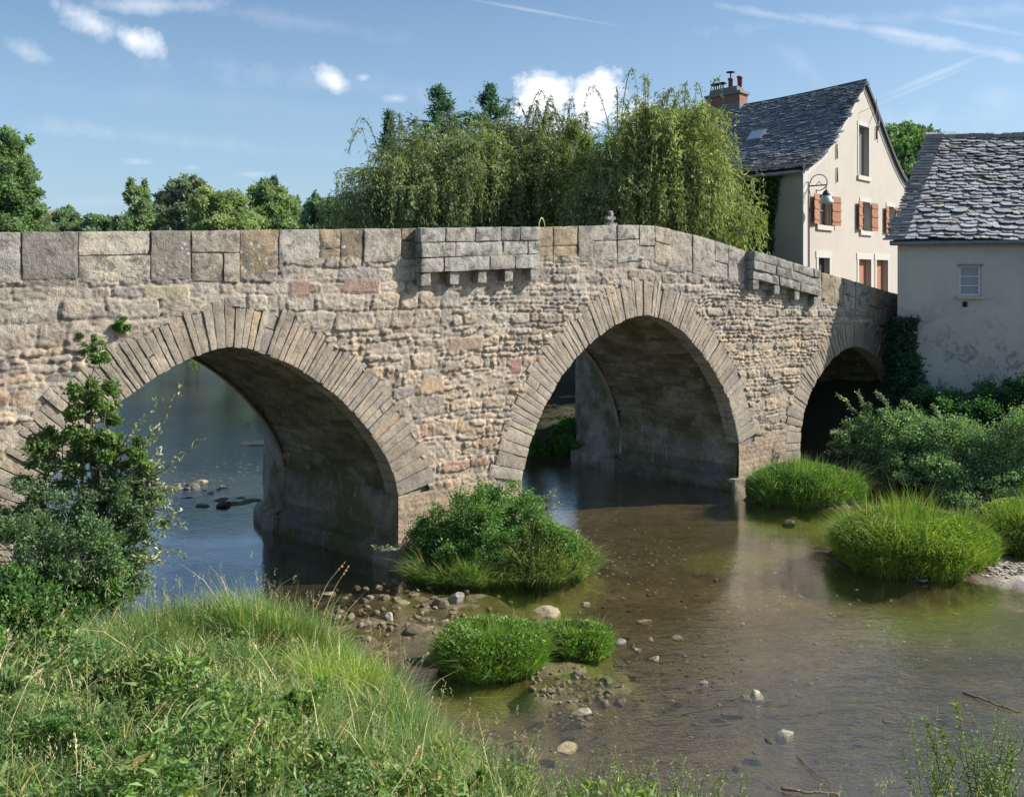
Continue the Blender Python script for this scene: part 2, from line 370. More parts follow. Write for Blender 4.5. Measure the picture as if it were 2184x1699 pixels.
V = np.stack([GX, GY, GZ], -1).reshape(-1, 3)
x, y, z = V[:, 0], V[:, 1], V[:, 2]
mud = np.array([.150, .122, .050]); sand = np.array([.25, .205, .105]); olive = np.array([.15, .165, .035]); soil = np.array([.065, .06, .03]); grav = np.array([.42, .37, .30]); grs = np.array([.06, .085, .025])
def lerp(a, b, t): return a + (b - a) * t[:, None]
c = lerp(np.tile(mud, (len(V), 1)), sand, sst(-.25, .45, fbm2(x * .45, y * .9, 41, 4)) * .75)
c *= (1 + .45 * fbm2(x * 6, y * 9, 45, 4))[:, None]
c = lerp(c, mud * .42, sst(.20, .55, fbm2(x * 1.3 + y * .8, y * 5, 47, 4)) * .75)
al = np.zeros(len(V))
for bx, by, rx, ry in [(7.8, 25.8, 2.2, .8), (8.6, 18.4, 2.6, 1.0), (11.4, 17.7, 2.8, 1.1), (.5, 19.3, 1.1, .4), (-.3, 14.7, .9, .7), (1.5, 15.4, 1.0, .8), (5.5, 22.5, 1.4, 1.0)]:
    r = np.sqrt(((x - bx) / rx) ** 2 + ((y - by) / ry) ** 2) + .5 * fbm2(x * .9, y * 1.5, 51, 4); al = np.maximum(al, sst(1.25, .5, r))
c = lerp(c, olive * 1.5, al * .95)
dry = sst(-.02, .06, z)
c = lerp(c, np.array([.115, .082, .045]), dry * .9)
deep_shade = sst(-2.5, -4.5, x) * sst(16.5, 17.5, y) * sst(.0, -.08, z); c = lerp(c, np.array([.035, .042, .035]), deep_shade * .85)  # shade and deeper water under the left arch, painted into the bed colour
c *= np.where(z < 0, .68, 1.0)[:, None]
gb = sst(1.2, .6, np.sqrt(((x - 11.3) / 1.4) ** 2 + ((y - 19.7) / .7) ** 2)); c = lerp(c, grav, gb)
c *= (1 + .35 * fbm2(x * 14, y * 14, 46, 3))[:, None]
sdv = sdist(x, y)
bank = sst(.15, .6, z) * (sdv > 0)
c = lerp(c, soil, bank)
c = lerp(c, grs, sst(25, 80, np.hypot(x, y - 15)) * (sdv > 0))
m, nt = newmat('earth_and_riverbed'); p = worldco(nt)
n2 = noise(nt, p, 9, 6, .7); n3 = noise(nt, p, 38, 4, .7)
vo = N(nt, 'ShaderNodeTexVoronoi', {'Vector': p, 'Scale': 17.0}).outputs[0]
cc = MIX(nt, 1.0, attr_col(nt), RAMP(nt, n3, [(.3, (.55,) * 3), (.55, (1.05,) * 3), (.75, (1.35,) * 3)]), 'MULTIPLY')
cc = MIX(nt, M(nt, 'MULTIPLY', RAMP(nt, M(nt, 'ADD', vo, M(nt, 'MULTIPLY', n2, .6)), [(.33, 1), (.40, 0)]), .7), cc, (.36, .31, .22))
hh = M(nt, 'ADD', M(nt, 'MULTIPLY', n2, .06), M(nt, 'MULTIPLY', n3, .02))
out(nt, N(nt, 'ShaderNodeBsdfPrincipled', {'Base Color': cc, 'Roughness': .9, 'Normal': N(nt, 'ShaderNodeBump', {'Strength': 1.0, 'Distance': 1.0, 'Height': hh})}))
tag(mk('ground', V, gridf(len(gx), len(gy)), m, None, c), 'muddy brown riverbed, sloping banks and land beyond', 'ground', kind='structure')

# ------------------------------------------------------------------ water
m, nt = newmat('river_water'); p = worldco(nt)
w1 = noise(nt, vmul(nt, p, (1.0, 2.1, 1)), 2.3, 4, .6, .6); w2 = noise(nt, vmul(nt, p, (.8, 2.4, 1)), 9, 3, .6, .4); w3 = noise(nt, vmul(nt, p, (.22, .4, 1)), 1.0, 3, .5)
pz = N(nt, 'ShaderNodeSeparateXYZ', {0: p})
calm = RAMP(nt, w3, [(.38, .25), (.62, 1.0)])
far = RAMP(nt, M(nt, 'DIVIDE', pz.outputs[1], 60.0), [(.40, 0), (.56, 1)])
near = RAMP(nt, M(nt, 'DIVIDE', pz.outputs[1], 20.0), [(.66, 1), (.98, 0)])
amp = M(nt, 'ADD', M(nt, 'MULTIPLY', calm, .42), M(nt, 'ADD', M(nt, 'MULTIPLY', far, 1.3), M(nt, 'MULTIPLY', near, 1.3)))
h = M(nt, 'MULTIPLY', M(nt, 'ADD', M(nt, 'MULTIPLY', w1, .018), M(nt, 'MULTIPLY', w2, .007)), amp)
bp = N(nt, 'ShaderNodeBump', {'Strength': 1.0, 'Distance': 1.0, 'Height': h})
dt = nt.nodes.new('ShaderNodeVectorMath'); dt.operation = 'DOT_PRODUCT'; nt.links.new(bp.outputs[0], dt.inputs[0]); nt.links.new(N(nt, 'ShaderNodeNewGeometry').outputs['Incoming'], dt.inputs[1])
fr = M(nt, 'ADD', .10, M(nt, 'MULTIPLY', M(nt, 'POWER', M(nt, 'SUBTRACT', 1.0, M(nt, 'ABSOLUTE', dt.outputs['Value'])), 2.7), .90), clamp=True)
tr = N(nt, 'ShaderNodeBsdfTransparent', {'Color': (.93, .88, .74, 1)})
gl = N(nt, 'ShaderNodeBsdfGlossy', {'Color': (.95, .97, 1, 1), 'Roughness': .035, 'Normal': bp})
out(nt, N(nt, 'ShaderNodeMixShader', {0: fr, 1: tr, 2: gl}))
wx = axis([(-200, -40, 20), (-40, 60, 5)]); wy = axis([(8, 40, 4), (40, 200, 16)])
WX, WY = np.meshgrid(wx, wy, indexing='ij')
tag(mk('water', np.stack([WX, WY, 0 * WX], -1).reshape(-1, 3), gridf(len(wx), len(wy)), m), 'clear shallow river water running over a brown bed', 'water', kind='structure')

# ------------------------------------------------------------------ bridge frame: s along the wall, t into the bridge (skewed), z up
P1 = gd(845, 1205)[:2]; P2 = gd(1575, 1045)[:2]
E1 = (P2 - P1) / np.linalg.norm(P2 - P1); NRM = np.array([E1[1], -E1[0]])      # NRM points out of the wall towards the viewer
E2 = np.array([-.739, .674])
def bw(s, t, z):
    """t > 0 goes in along the barrels, t < 0 comes straight out of the wall"""
    s = np.asarray(s, float); t = np.asarray(t, float); z = np.asarray(z, float); s, t, z = np.broadcast_arrays(s, t, z)
    tin = np.maximum(t, 0); to = np.minimum(t, 0)
    X = P1[0] + E1[0] * s + E2[0] * tin - NRM[0] * to; Y = P1[1] + E1[1] * s + E2[1] * tin - NRM[1] * to
    return np.stack([X, Y, z], -1)
BRW = 4.5
TOPP = np.array([(-18, 7.0), (-7.9, 7.27), (.4, 7.6), (4, 7.74), (7.4, 7.92), (8.4, 7.93), (9.24, 7.83), (10.45, 7.66), (12.3, 7.31), (13.6, 7.11), (15.55, 6.76), (17.7, 6.45), (20.06, 6.03), (21.4, 5.83), (30, 5.2)])
BOTP = np.array([(-18, 6.35), (-7.9, 6.48), (-3.2, 6.46), (-2.6, 6.72), (.2, 6.93), (4.2, 6.92), (8.4, 6.97), (10.4, 6.56), (12.1, 6.28), (15.5, 5.85), (17.7, 5.45), (20, 4.85), (21.4, 4.7), (30, 4.2)])
def ztop(s): return np.interp(s, TOPP[:, 0], TOPP[:, 1])
def zbot(s): return np.interp(s, BOTP[:, 0], BOTP[:, 1])
def halfarch(pts, c):           # mirrored about the centre line
    return pts
ARCH = {}
a1r = [(0.03, 1.55), (-.03, 1.95), (-.36, 2.62), (-.77, 3.18), (-1.25, 3.71), (-1.73, 4.13), (-2.41, 4.59), (-3.1, 4.93), (-3.85, 5.13)]
a2r = [(12.05, 1.42), (11.83, 2.22), (11.43, 3.05), (10.85, 3.77), (10.23, 4.37), (9.48, 4.95), (8.73, 5.29), (8.0, 5.47)]
a2l = [(3.6, 1.41), (3.7, 1.88), (3.93, 2.47), (4.2, 2.98), (4.55, 3.52), (5.1, 4.14), (5.71, 4.62), (6.4, 5.02), (7.14, 5.32), (8.0, 5.47)]
a3l = [(15.17, .6), (15.17, 1.33), (15.27, 1.83), (15.63, 2.52), (16.05, 3.06), (16.96, 3.72), (17.6, 4.0), (18.22, 4.12)]
def resamp(pts, n):
    pts = np.array(pts, float); d = np.r_[0, np.cumsum(np.linalg.norm(np.diff(pts, axis=0), axis=1))]
    t = np.linspace(0, d[-1], 400); q = np.stack([np.interp(t, d, pts[:, k]) for k in (0, 1)], 1)
    k = np.ones(25) / 25; pad = np.pad(q, ((12, 12), (0, 0)), mode='reflect', reflect_type='odd'); q = np.stack([np.convolve(pad[:, i], k, 'valid') for i in (0, 1)], 1)
    d = np.r_[0, np.cumsum(np.linalg.norm(np.diff(q, axis=0), axis=1))]; t = np.linspace(0, d[-1], n)
    return np.stack([np.interp(t, d, q[:, k]) for k in (0, 1)], 1)
def mirror(p, c): return [(2 * c - s, z) for s, z in p]
A1 = resamp(mirror(a1r, -3.87)[:-1] + a1r[::-1], 200)
A2 = resamp(a2l[:-1] + a2r[::-1], 200)
A3 = resamp(a3l[:-1] + mirror(a3l, 18.25)[::-1], 200)
OPEN = [('a1', A1, 1.02), ('a2', A2, 1.02), ('a3', A3, .9)]
def inopen(S, Z, grow=0.0):
    r = np.zeros(S.shape, bool)
    gin = grow
    for _, A, _r in OPEN:
        grow = gin * _r
        c = (A[0, 0] + A[-1, 0]) / 2; zc = 1.6
        B = A.copy()
        if grow:
            T = np.gradient(A, axis=0); T /= np.linalg.norm(T, axis=1)[:, None]; B = A + np.stack([-T[:, 1], T[:, 0]], 1) * grow
        top = np.interp(S, B[:, 0], B[:, 1], left=-9, right=-9)
        o = np.argsort(A[:, 0]); top = np.interp(S, B[o, 0], B[o, 1], left=-9, right=-9)
        r |= (Z < top) & (S > A[0, 0] - (0 if not grow else grow) * (Z > A[0, 1])) & (S < A[-1, 0] + (0 if not grow else grow) * (Z > A[-1, 1]))
    return r

# ---- stone colours
def pick_cols(n, rs, reddish=.04):
    pal = np.array([(.37, .32, .26), (.33, .30, .26), (.42, .36, .285), (.30, .28, .255), (.43, .34, .23), (.36, .29, .22), (.345, .25, .20), (.25, .235, .22)])
    w = np.array([.25, .2, .18, .13, .07, .09, reddish, .06]); w /= w.sum()
    return pal[rs.choice(len(pal), n, p=w)] * rs.uniform(.82, 1.14, (n, 1))

# ---- rubble front wall as one modelled relief
def rubble(S, Z, seed, hmean=(.08, .23), wmean=(.16, .62), relief=1.0):
    """relief height and colour of coursed rubble at (S, Z)"""
    rs = np.random.RandomState(seed)
    crown = .16 * (ztop(S) - 7.0)                       # beds follow the hump a little
    zw = Z - crown * sst(2.5, 6.5, Z) + .09 * fbm2(S * .45, Z * .6, seed + 1, 3) + .05 * fbm2(S * 2.4, Z * 2.2, seed + 2, 3)
    edges = [-1.2]
    while edges[-1] < 9: edges.append(edges[-1] + rs.uniform(*hmean) * rs.choice([.55, 1, 1, 1.25]))
    edges = np.array(edges); k = np.clip(np.searchsorted(edges, zw) - 1, 0, len(edges) - 2)
    z0 = edges[k]; z1 = edges[k + 1]
    sw = S + .06 * fbm2(S * 2.1, Z * 2.7, seed + 3, 3) + .10 * (zw - z0) * fbm2(S * .8, k * 3.7, seed + 8, 2) * 4
    s0 = np.zeros_like(S); s1 = np.zeros_like(S); sid = np.zeros(S.shape, np.int64); tot = 0
    for kk in range(len(edges) - 1):
        h = edges[kk + 1] - edges[kk]
        br = [-20 + rs.uniform(0, .5)]
        while br[-1] < 24: br.append(br[-1] + max(.12, rs.uniform(*wmean) * rs.choice([.5, .8, 1, 1.4]) * (.7 + 1.2 * h)))
        br = np.array(br); m_ = k == kk
        j = np.clip(np.searchsorted(br, sw[m_]) - 1, 0, len(br) - 2)
        s0[m_] = br[j]; s1[m_] = br[j + 1]; sid[m_] = tot + j; tot += len(br)
    ds = np.minimum(sw - s0, s1 - sw); dz = np.minimum(zw - z0, z1 - zw); r = .035
    d = -np.log(np.exp(-np.maximum(ds, 0) / r) + np.exp(-np.maximum(dz, 0) / r)) * r
    A = rs.uniform(.018, .075, tot)[sid]; tz = rs.uniform(-.5, .5, tot)[sid]; ts = rs.uniform(-.10, .10, tot)[sid]
    cz = (zw - (z0 + z1) / 2); cs = (sw - (s0 + s1) / 2)
    h = A * (.75 * sst(-.002, .016, d) + .25 * sst(.0, .06, d)) + tz * cz * .22 + ts * cs * .35
    h += .026 * fbm2(S * 6, Z * 10, seed + 4, 4) + .026 * fbm2(S * 17, Z * 24, seed + 5, 2)
    h -= .075 * sst(.016, .004, d) * (fbm2(S * 2, Z * 3, seed + 11, 3) > -.15)
    mort = .004 + .06 * fbm2(S * 1.1, Z * 1.3, seed + 6, 4) + .01 * fbm2(S * 9, Z * 9, seed + 7, 3)
    cols = pick_cols(tot, rs)[sid]
    mk_ = sst(-.006, .010, mort - h)[..., None]
    mc = np.array([.40, .37, .325]) * (1 + .2 * fbm2(S * 5, Z * 5, seed + 9, 3))[..., None]
    cols = cols * (1 + .16 * fbm2(S * 6, Z * 8, seed + 10, 3))[..., None]
    col = cols * (1 - mk_) + mc * mk_
    return np.maximum(h, mort) * relief, col
br_root = empty('stone_bridge', (*P1, 0), 'old humpbacked stone bridge with three arches crossing the shallow river', 'bridge')
ST = .029
ss = np.arange(-16, 21.45, ST); zz = np.arange(-.5, 7.2, ST)
S, Z = np.meshgrid(ss, zz, indexing='ij')
h, c = rubble(S, Z, 3)
h2, c2 = rubble(S + 3.3, Z, 77, (.17, .36), (.3, .9), .9)
wbig = sst(.1, .3, fbm2(S * .22, Z * .5, 61, 2) + .55 * sst(-2, -5, S) + .35 * sst(5.6, 6.4, Z) - .25)
wbig = np.where(wbig > .5, 1.0, 0.0)
h = h * (1 - wbig) + h2 * wbig; c = c * (1 - wbig[..., None]) + c2 * wbig[..., None]
low = sst(1.75, 1.45, Z)                                # smooth rendered footing
hl = .02 * fbm2(S * 1.3, Z * 1.6, 71, 4) + .012 * fbm2(S * 8, Z * 9, 72, 4) + .03
cl = np.array([.37, .305, .235]) * (1 + .22 * fbm2(S * 1.2, Z * 1.5, 73, 4))[..., None]
h = h * (1 - .8 * low) + hl * .8 * low; c = c * (1 - low[..., None] * .85) + cl * low[..., None] * .85
warm = sst(6.2, 4.0, Z)[..., None]                       # lower courses are warmer stone, the top is greyer
c = c * (1 - .5 * (1 - warm)) + .5 * (1 - warm) * (c.mean(-1, keepdims=True) * np.array([1.05, 1.0, .93]))
c = c * np.array([1.18, 1.115, 1.065])
c = c * np.where(warm > 0, 1 + .03 * warm * np.array([1.0, .1, -1.0]), 1)
for ps, pz_, w_, h_, cc_ in [(-.9, 6.30, .95, .30, (.36, .245, .20)), (-2.35, 6.25, .45, .34, (.34, .235, .19)), (.95, 4.0, .62, .30, (.47, .35, .23)), (1.9, 4.9, 1.0, .3, (.39, .29, .215)), (2.6, 2.5, .5, .2, (.38, .26, .18)), (-5.1, 6.2, .8, .25, (.41, .36, .26)), (3.4, 4.3, .35, .35, (.33, .2, .19))]:
    q = np.maximum(np.abs(S - ps) / (w_ / 2), np.abs(Z - pz_) / (h_ / 2)) + .12 * fbm2(S * 5, Z * 5, 81, 2)
    k = sst(1.04, .94, q); h = h * (1 - k) + k * (.05 + .008 * fbm2(S * 12, Z * 12, 82, 3)); c = c * (1 - k[..., None]) + k[..., None] * np.array(cc_)
for ps, pz_, w_, h_, cc_ in [(.55, 1.9, .35, .5, (.36, .33, .10)), (20.0, 4.5, .25, .7, (.42, .36, .2))]:
    q = np.sqrt(((S - ps) / w_) ** 2 + ((Z - pz_) / h_) ** 2) + .4 * fbm2(S * 4, Z * 4, 83, 3); k = sst(1.1, .5, q)[..., None] * .7; c = c * (1 - k) + k * np.array(cc_)
V = bw(S, -h, Z).reshape(-1, 3)
V[:, :2] = (bw(S, 0, Z)[..., :2] + NRM * h[..., None]).reshape(-1, 2)
cm = (S[:-1, :-1] + S[1:, 1:]) / 2; zm = (Z[:-1, :-1] + Z[1:, 1:]) / 2
keep = ~inopen(cm, zm, .80) & (zm < zbot(cm) + .12)
V_, F_, c_ = compact(V, gridf(len(ss), len(zz), keep), c.reshape(-1, 3))
mk('spandrel_wall', V_, F_, M_WALL, br_root, c_)
# mortar packing behind the arch stones
ss3 = np.arange(-9.2, 21.4, .1); zz3 = np.arange(-.4, 7.0, .1); S, Z = np.meshgrid(ss3, zz3, indexing='ij'); cm = (S[:-1, :-1] + S[1:, 1:]) / 2; zm = (Z[:-1, :-1] + Z[1:, 1:]) / 2
V_, F_, c_ = compact(bw(S, .02 + .03 * fbm2(S * 5, Z * 5, 3, 2), Z).reshape(-1, 3), gridf(len(ss3), len(zz3), ~inopen(cm, zm, .12) & (zm < zbot(cm))), np.tile([.33, .29, .24], (S.size, 1)))
mk('mortar_core', V_, F_, M_WALL, br_root, c_)
# back face and plain core
ss2 = np.arange(-16, 21.6, .12); zz2 = np.arange(-.5, 7.2, .12); S, Z = np.meshgrid(ss2, zz2, indexing='ij')
h, c = rubble(S, Z, 5)
V = bw(S, BRW, Z).reshape(-1, 3); V[:, :2] -= NRM * h.reshape(-1, 1)
cm = (S[:-1, :-1] + S[1:, 1:]) / 2; zm = (Z[:-1, :-1] + Z[1:, 1:]) / 2
V_, F_, c_ = compact(V, gridf(len(ss2), len(zz2), ~inopen(cm, zm, .2) & (zm < zbot(cm) + .1))[:, ::-1], c.reshape(-1, 3))
mk('rear_wall', V_, F_, M_WALL, br_root, c_)

# ---- rounded, roughened blocks
def cube_grid(nu, nv, nw):
    Vs = []; Fs = []; n = 0
    for ax, (p_, q_) in enumerate(((1, 2), (2, 0), (0, 1))):
        num = (nu, nv, nw)
        for sgn in (-1, 1):
            a = np.linspace(-1, 1, num[p_] + 1); b = np.linspace(-1, 1, num[q_] + 1); A, B = np.meshgrid(a, b, indexing='ij')
            P = np.zeros(A.shape + (3,)); P[..., ax] = sgn; P[..., p_] = A; P[..., q_] = B
            f = gridf(len(a), len(b)); f = f if sgn > 0 else f[:, ::-1]
            Vs.append(P.reshape(-1, 3)); Fs.append(f + n); n += A.size
    return np.concatenate(Vs), np.concatenate(Fs)
def rblock(mb, quad, t0, t1, col, seed=0, res=.055, r=.03, amp=.02, faces=None):
    """quad: 4 (s,z) corners - bottom left, bottom right, top right, top left; t0 outer face, t1 inner"""
    q = np.array(quad, float); wu = (np.linalg.norm(q[1] - q[0]) + np.linalg.norm(q[2] - q[3])) / 2; wv = (np.linalg.norm(q[3] - q[0]) + np.linalg.norm(q[2] - q[1])) / 2; wt = abs(t1 - t0)
    P, Fq = cube_grid(max(2, int(wu / res)), max(2, int(min(wt / res, 5))), max(2, int(wv / res)))
    hs = np.array([wu / 2, wt / 2, wv / 2]); r = min(r, hs.min() * .8)
    Q = P * hs; Cc = np.clip(Q, -(hs - r), hs - r); D = Q - Cc; L = np.linalg.norm(D, axis=1)[:, None] + 1e-9
    Q = np.where(L > r * .5, Cc + D / L * r, Q) / hs
    u = (Q[:, 0] + 1) / 2; v = (Q[:, 2] + 1) / 2
    sz = (1 - v)[:, None] * ((1 - u)[:, None] * q[0] + u[:, None] * q[1]) + v[:, None] * ((1 - u)[:, None] * q[3] + u[:, None] * q[2])
    t = t0 + (Q[:, 1] + 1) / 2 * (t1 - t0)
    W_ = np.stack([sz[:, 0], t, sz[:, 1]], 1)
    Pn = P * (np.abs(P) > .999); Pn /= np.linalg.norm(Pn, axis=1)[:, None]
    W_[:, 1] += -Pn[:, 1] * 0 + amp * (fbm3(W_ + seed, 4, seed, 3) * 1.1 + .5 * fbm3(W_ + seed, 14, seed + 3, 3)) * (1 - .8 * (P[:, 1] > .99))
    W_[:, 0] += amp * .7 * fbm3(W_ + seed + 5, 5, seed + 1, 3); W_[:, 2] += amp * .7 * fbm3(W_ + seed + 9, 5, seed + 2, 3)
    V = bw(W_[:, 0], W_[:, 1], W_[:, 2])
    cc_ = np.array(col)[None] * (1 + .18 * fbm3(W_, 2.5, 7, 3))[:, None]
    mb.add(V, Fq, cc_)
# ---- arch rings and vaults
rs = np.random.RandomState(12)
for ai, (nm, A, ring) in enumerate(OPEN):
    mb = MB(); n = 0
    d = np.r_[0, np.cumsum(np.linalg.norm(np.diff(A, axis=0), axis=1))]; L = d[-1]
    T = np.gradient(A, axis=0); T /= np.linalg.norm(T, axis=1)[:, None]; Nn = np.stack([-T[:, 1], T[:, 0]], 1)
    # smooth the fan of joints
    kk = np.ones(21) / 21; Nn = np.stack([np.convolve(np.pad(Nn[:, i], 10, mode='edge'), kk, 'valid') for i in (0, 1)], 1); Nn /= np.linalg.norm(Nn, axis=1)[:, None]
    pos = [0.0]
    while pos[-1] < L:
        f = min(pos[-1], L - pos[-1]) / L
        pos.append(pos[-1] + rs.uniform(.085, .18) * (1.9 if f < .09 else 1.25 if f < .2 else 1.0))
    pos = np.array(pos) * L / pos[-1]
    for i in range(len(pos) - 1):
        g = .003
        a, b = pos[i] + g, pos[i + 1] - g
        def P_(t, o):
            pt = np.array([np.interp(t, d, A[:, k]) for k in (0, 1)]); nn = np.array([np.interp(t, d, Nn[:, k]) for k in (0, 1)]); nn /= np.linalg.norm(nn); return pt + nn * o
        f = (a + b) / 2 / L; R = ring * (1 + rs.uniform(-.12, .05)); proud = rs.uniform(.03, .065)
        colr = pick_cols(1, rs, .02)[0]; colr = (colr * .40 + np.array([.42, .355, .285]) * .62) * rs.uniform(.88, 1.08)
        if rs.rand() < .08: colr = colr * np.array([1.06, .95, .84])
        i0 = rs.uniform(-.015, .01)
        if R > .85 and f > .12 and f < .88 and rs.rand() < .08:
            m_ = rs.uniform(.4, .6)
            rblock(mb, [P_(a, i0), P_(b, i0), P_(b, R * m_ - .006), P_(a, R * m_ - .006)], -proud, .42, colr, i + 50 * ai, r=.022, amp=.016)
            rblock(mb, [P_(a, R * m_ + .006), P_(b, R * m_ + .006), P_(b, R), P_(a, R)], -proud + rs.uniform(-.02, .02), .42, colr * rs.uniform(.9, 1.1), i + 50 * ai + 7, r=.022, amp=.016)
        else:
            rblock(mb, [P_(a, i0), P_(b, i0), P_(b, R), P_(a, R)], -proud, .42, colr, i + 50 * ai, r=.022, amp=.016)
    mb.build('arch_ring', M_VOUS, br_root)
    I_ = A + Nn * .0; O_ = A + Nn * .42; k_ = len(A); jag = .02 * np.sin(np.arange(k_) * 1.3)
    Vr = np.vstack([bw(I_[:, 0], BRW + .05, I_[:, 1]), bw(O_[:, 0], BRW + .05, O_[:, 1]), bw(I_[:, 0], BRW - .1, I_[:, 1])]); q_ = np.arange(k_ - 1)
    mk('rear_ring', Vr, np.concatenate([np.stack([q_, q_ + 1, q_ + 1 + k_, q_ + k_], 1), np.stack([q_, q_ + 1, q_ + 1 + 2 * k_, q_ + 2 * k_], 1)]), M_VOUS, br_root, np.tile([.36, .31, .25], (3 * k_, 1)))
    # vault with pier sides and footing ledge
    led = [(A[0, 0] + .30, -.6), (A[0, 0] + .28, .08), (A[0, 0] + .24, .34), (A[0, 0] + .02, .46), (A[0, 0] - .02, 1.5)]
    prof = led if ai != 0 else [(A[0, 0] + .1, -.6), (A[0, 0], 1.5)]
    pr = [(A[0, 0] + A[-1, 0] - s_, z_) for s_, z_ in led[::-1]]
    off = .05
    B = A + Nn * off
    full = np.array(prof + [tuple(q) for q in B[3:-3]] + pr)
    dd = np.r_[0, np.cumsum(np.linalg.norm(np.diff(full, axis=0), axis=1))]; tt = np.arange(0, dd[-1], .06); full = np.stack([np.interp(tt, dd, full[:, k]) for k in (0, 1)], 1)
    Tn = np.gradient(full, axis=0); Tn /= np.linalg.norm(Tn, axis=1)[:, None]; Nv = np.stack([-Tn[:, 1], Tn[:, 0]], 1)
    tg = np.r_[np.arange(0.03, BRW, .07), BRW]
    SI, TI = np.meshgrid(np.arange(len(full)), tg, indexing='ij')
    ps = full[SI, 0]; pz2 = full[SI, 1]; u = tt[SI]
    lowm = (pz2 < 1.6)
    hd = .05 * fbm2(u * 1.2, TI * 1.2, 90 + ai, 4) + .028 * fbm2(u * 6, TI * 4, 95 + ai, 4)
    # thin voussoir courses running into the barrel
    cu = np.floor(u / .2 + .3 * vn2(u * 0, TI * .5, 3)); cf = u / .2 + .3 * vn2(u * 0, TI * .5, 3) - cu
    hd += np.where(lowm, 0, .045 * (hsh(cu, np.floor(TI / .55 + hsh(cu, cu * 0, cu * 0, 5)), cu * 0, 9) - .5) - .05 * ((cf < .2)))
    ledge = (pz2 < .42) ; hd = np.where(ledge, hd * 1.5 + .05 * (hsh(np.floor(TI / .8), np.floor(pz2 / .3), 0 * TI, 11) - .5), hd)
    # the barrel wears back just behind the ring
    hd = hd - np.where(lowm, 0, .10 * sst(1.0, .45, TI))
    ps = ps - Nv[SI, 0] * hd; pz2 = pz2 - Nv[SI, 1] * hd
    hd = hd * (1 - .8 * sst(BRW - .5, BRW, TI))
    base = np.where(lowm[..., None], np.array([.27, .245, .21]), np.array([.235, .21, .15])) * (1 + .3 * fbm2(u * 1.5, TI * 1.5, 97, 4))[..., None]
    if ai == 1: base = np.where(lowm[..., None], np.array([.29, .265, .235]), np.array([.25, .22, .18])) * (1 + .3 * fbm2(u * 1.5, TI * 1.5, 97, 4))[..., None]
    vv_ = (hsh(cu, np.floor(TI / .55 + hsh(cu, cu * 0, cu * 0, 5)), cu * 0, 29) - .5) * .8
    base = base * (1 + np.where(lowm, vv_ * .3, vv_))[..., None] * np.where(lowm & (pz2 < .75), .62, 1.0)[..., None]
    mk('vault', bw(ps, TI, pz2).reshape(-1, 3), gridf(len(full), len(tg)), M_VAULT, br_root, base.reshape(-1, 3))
# footing blocks closing the ledge ends
for i_, (sa, sb_, t_) in enumerate([(-.30, .25, 0), (3.35, 3.92, 0), (11.75, 12.3, 0), (14.9, 15.49, 0), (-.32, .2, BRW), (3.4, 3.94, BRW), (11.73, 12.2, BRW), (14.9, 15.5, BRW)]):
    mb = MB(); rblock(mb, [(sa, -.6), (sb_, -.6), (sb_ - .03, .40), (sa + .03, .37)], t_ - .10, t_ + .45, (.31, .27, .215), 800 + i_, r=.04, amp=.04)
    mb.build('footing', M_VOUS, br_root)
# ---- upstream cutwaters
for i, (s0, s1, L_) in enumerate([(.03, 3.6, 1.35), (12.06, 15.16, 2.0)]):
    zt = 5.0 + .3 * i; mb = MB(); zs = np.arange(-.6, zt + .3, .1)
    ring_ = np.array([(s0, BRW), (s0 + .05, BRW + L_ * .55), (s0 + .25, BRW + L_), ((s0 + s1) / 2, BRW + L_ + 1.3), (s1 - .25, BRW + L_), (s1, BRW)])
    dd = np.r_[0, np.cumsum(np.linalg.norm(np.diff(ring_, axis=0), axis=1))]; tt = np.arange(0, dd[-1], .1); rg = np.stack([np.interp(tt, dd, ring_[:, k]) for k in (0, 1)], 1)
    SI, ZI = np.meshgrid(np.arange(len(rg)), zs, indexing='ij')
    k = .22 * sst(.5, .35, ZI) + .03 * fbm2(tt[SI] * 2, ZI * 2, 111 + i, 4)
    cs_, ct_ = (s0 + s1) / 2, BRW + .5
    s_ = rg[SI, 0]; t_ = rg[SI, 1]; s_ = s_ + np.sign(s_ - cs_) * k; t_ = t_ + .3 * k
    cc_ = np.array([.36, .33, .29]) * (1 + .25 * fbm2(tt[SI] * 1.5, ZI * 1.2, 113, 4))[..., None]
    Vc = bw(s_, t_, ZI).reshape(-1, 3)
    mb.add(Vc, gridf(len(rg), len(zs)), cc_.reshape(-1, 3))
    topi = np.array([j * len(zs) + len(zs) - 1 for j in range(len(rg))]); ctr = bw(cs_, BRW, zt + 1.2)
    tv = np.vstack([Vc[topi], ctr[None]]); n_ = len(topi)
    mb.add(tv, np.array([(j, j + 1, n_) for j in range(n_ - 1)]), (.3, .28, .25))
    mb.build('cutwater', M_VAULT, br_root)
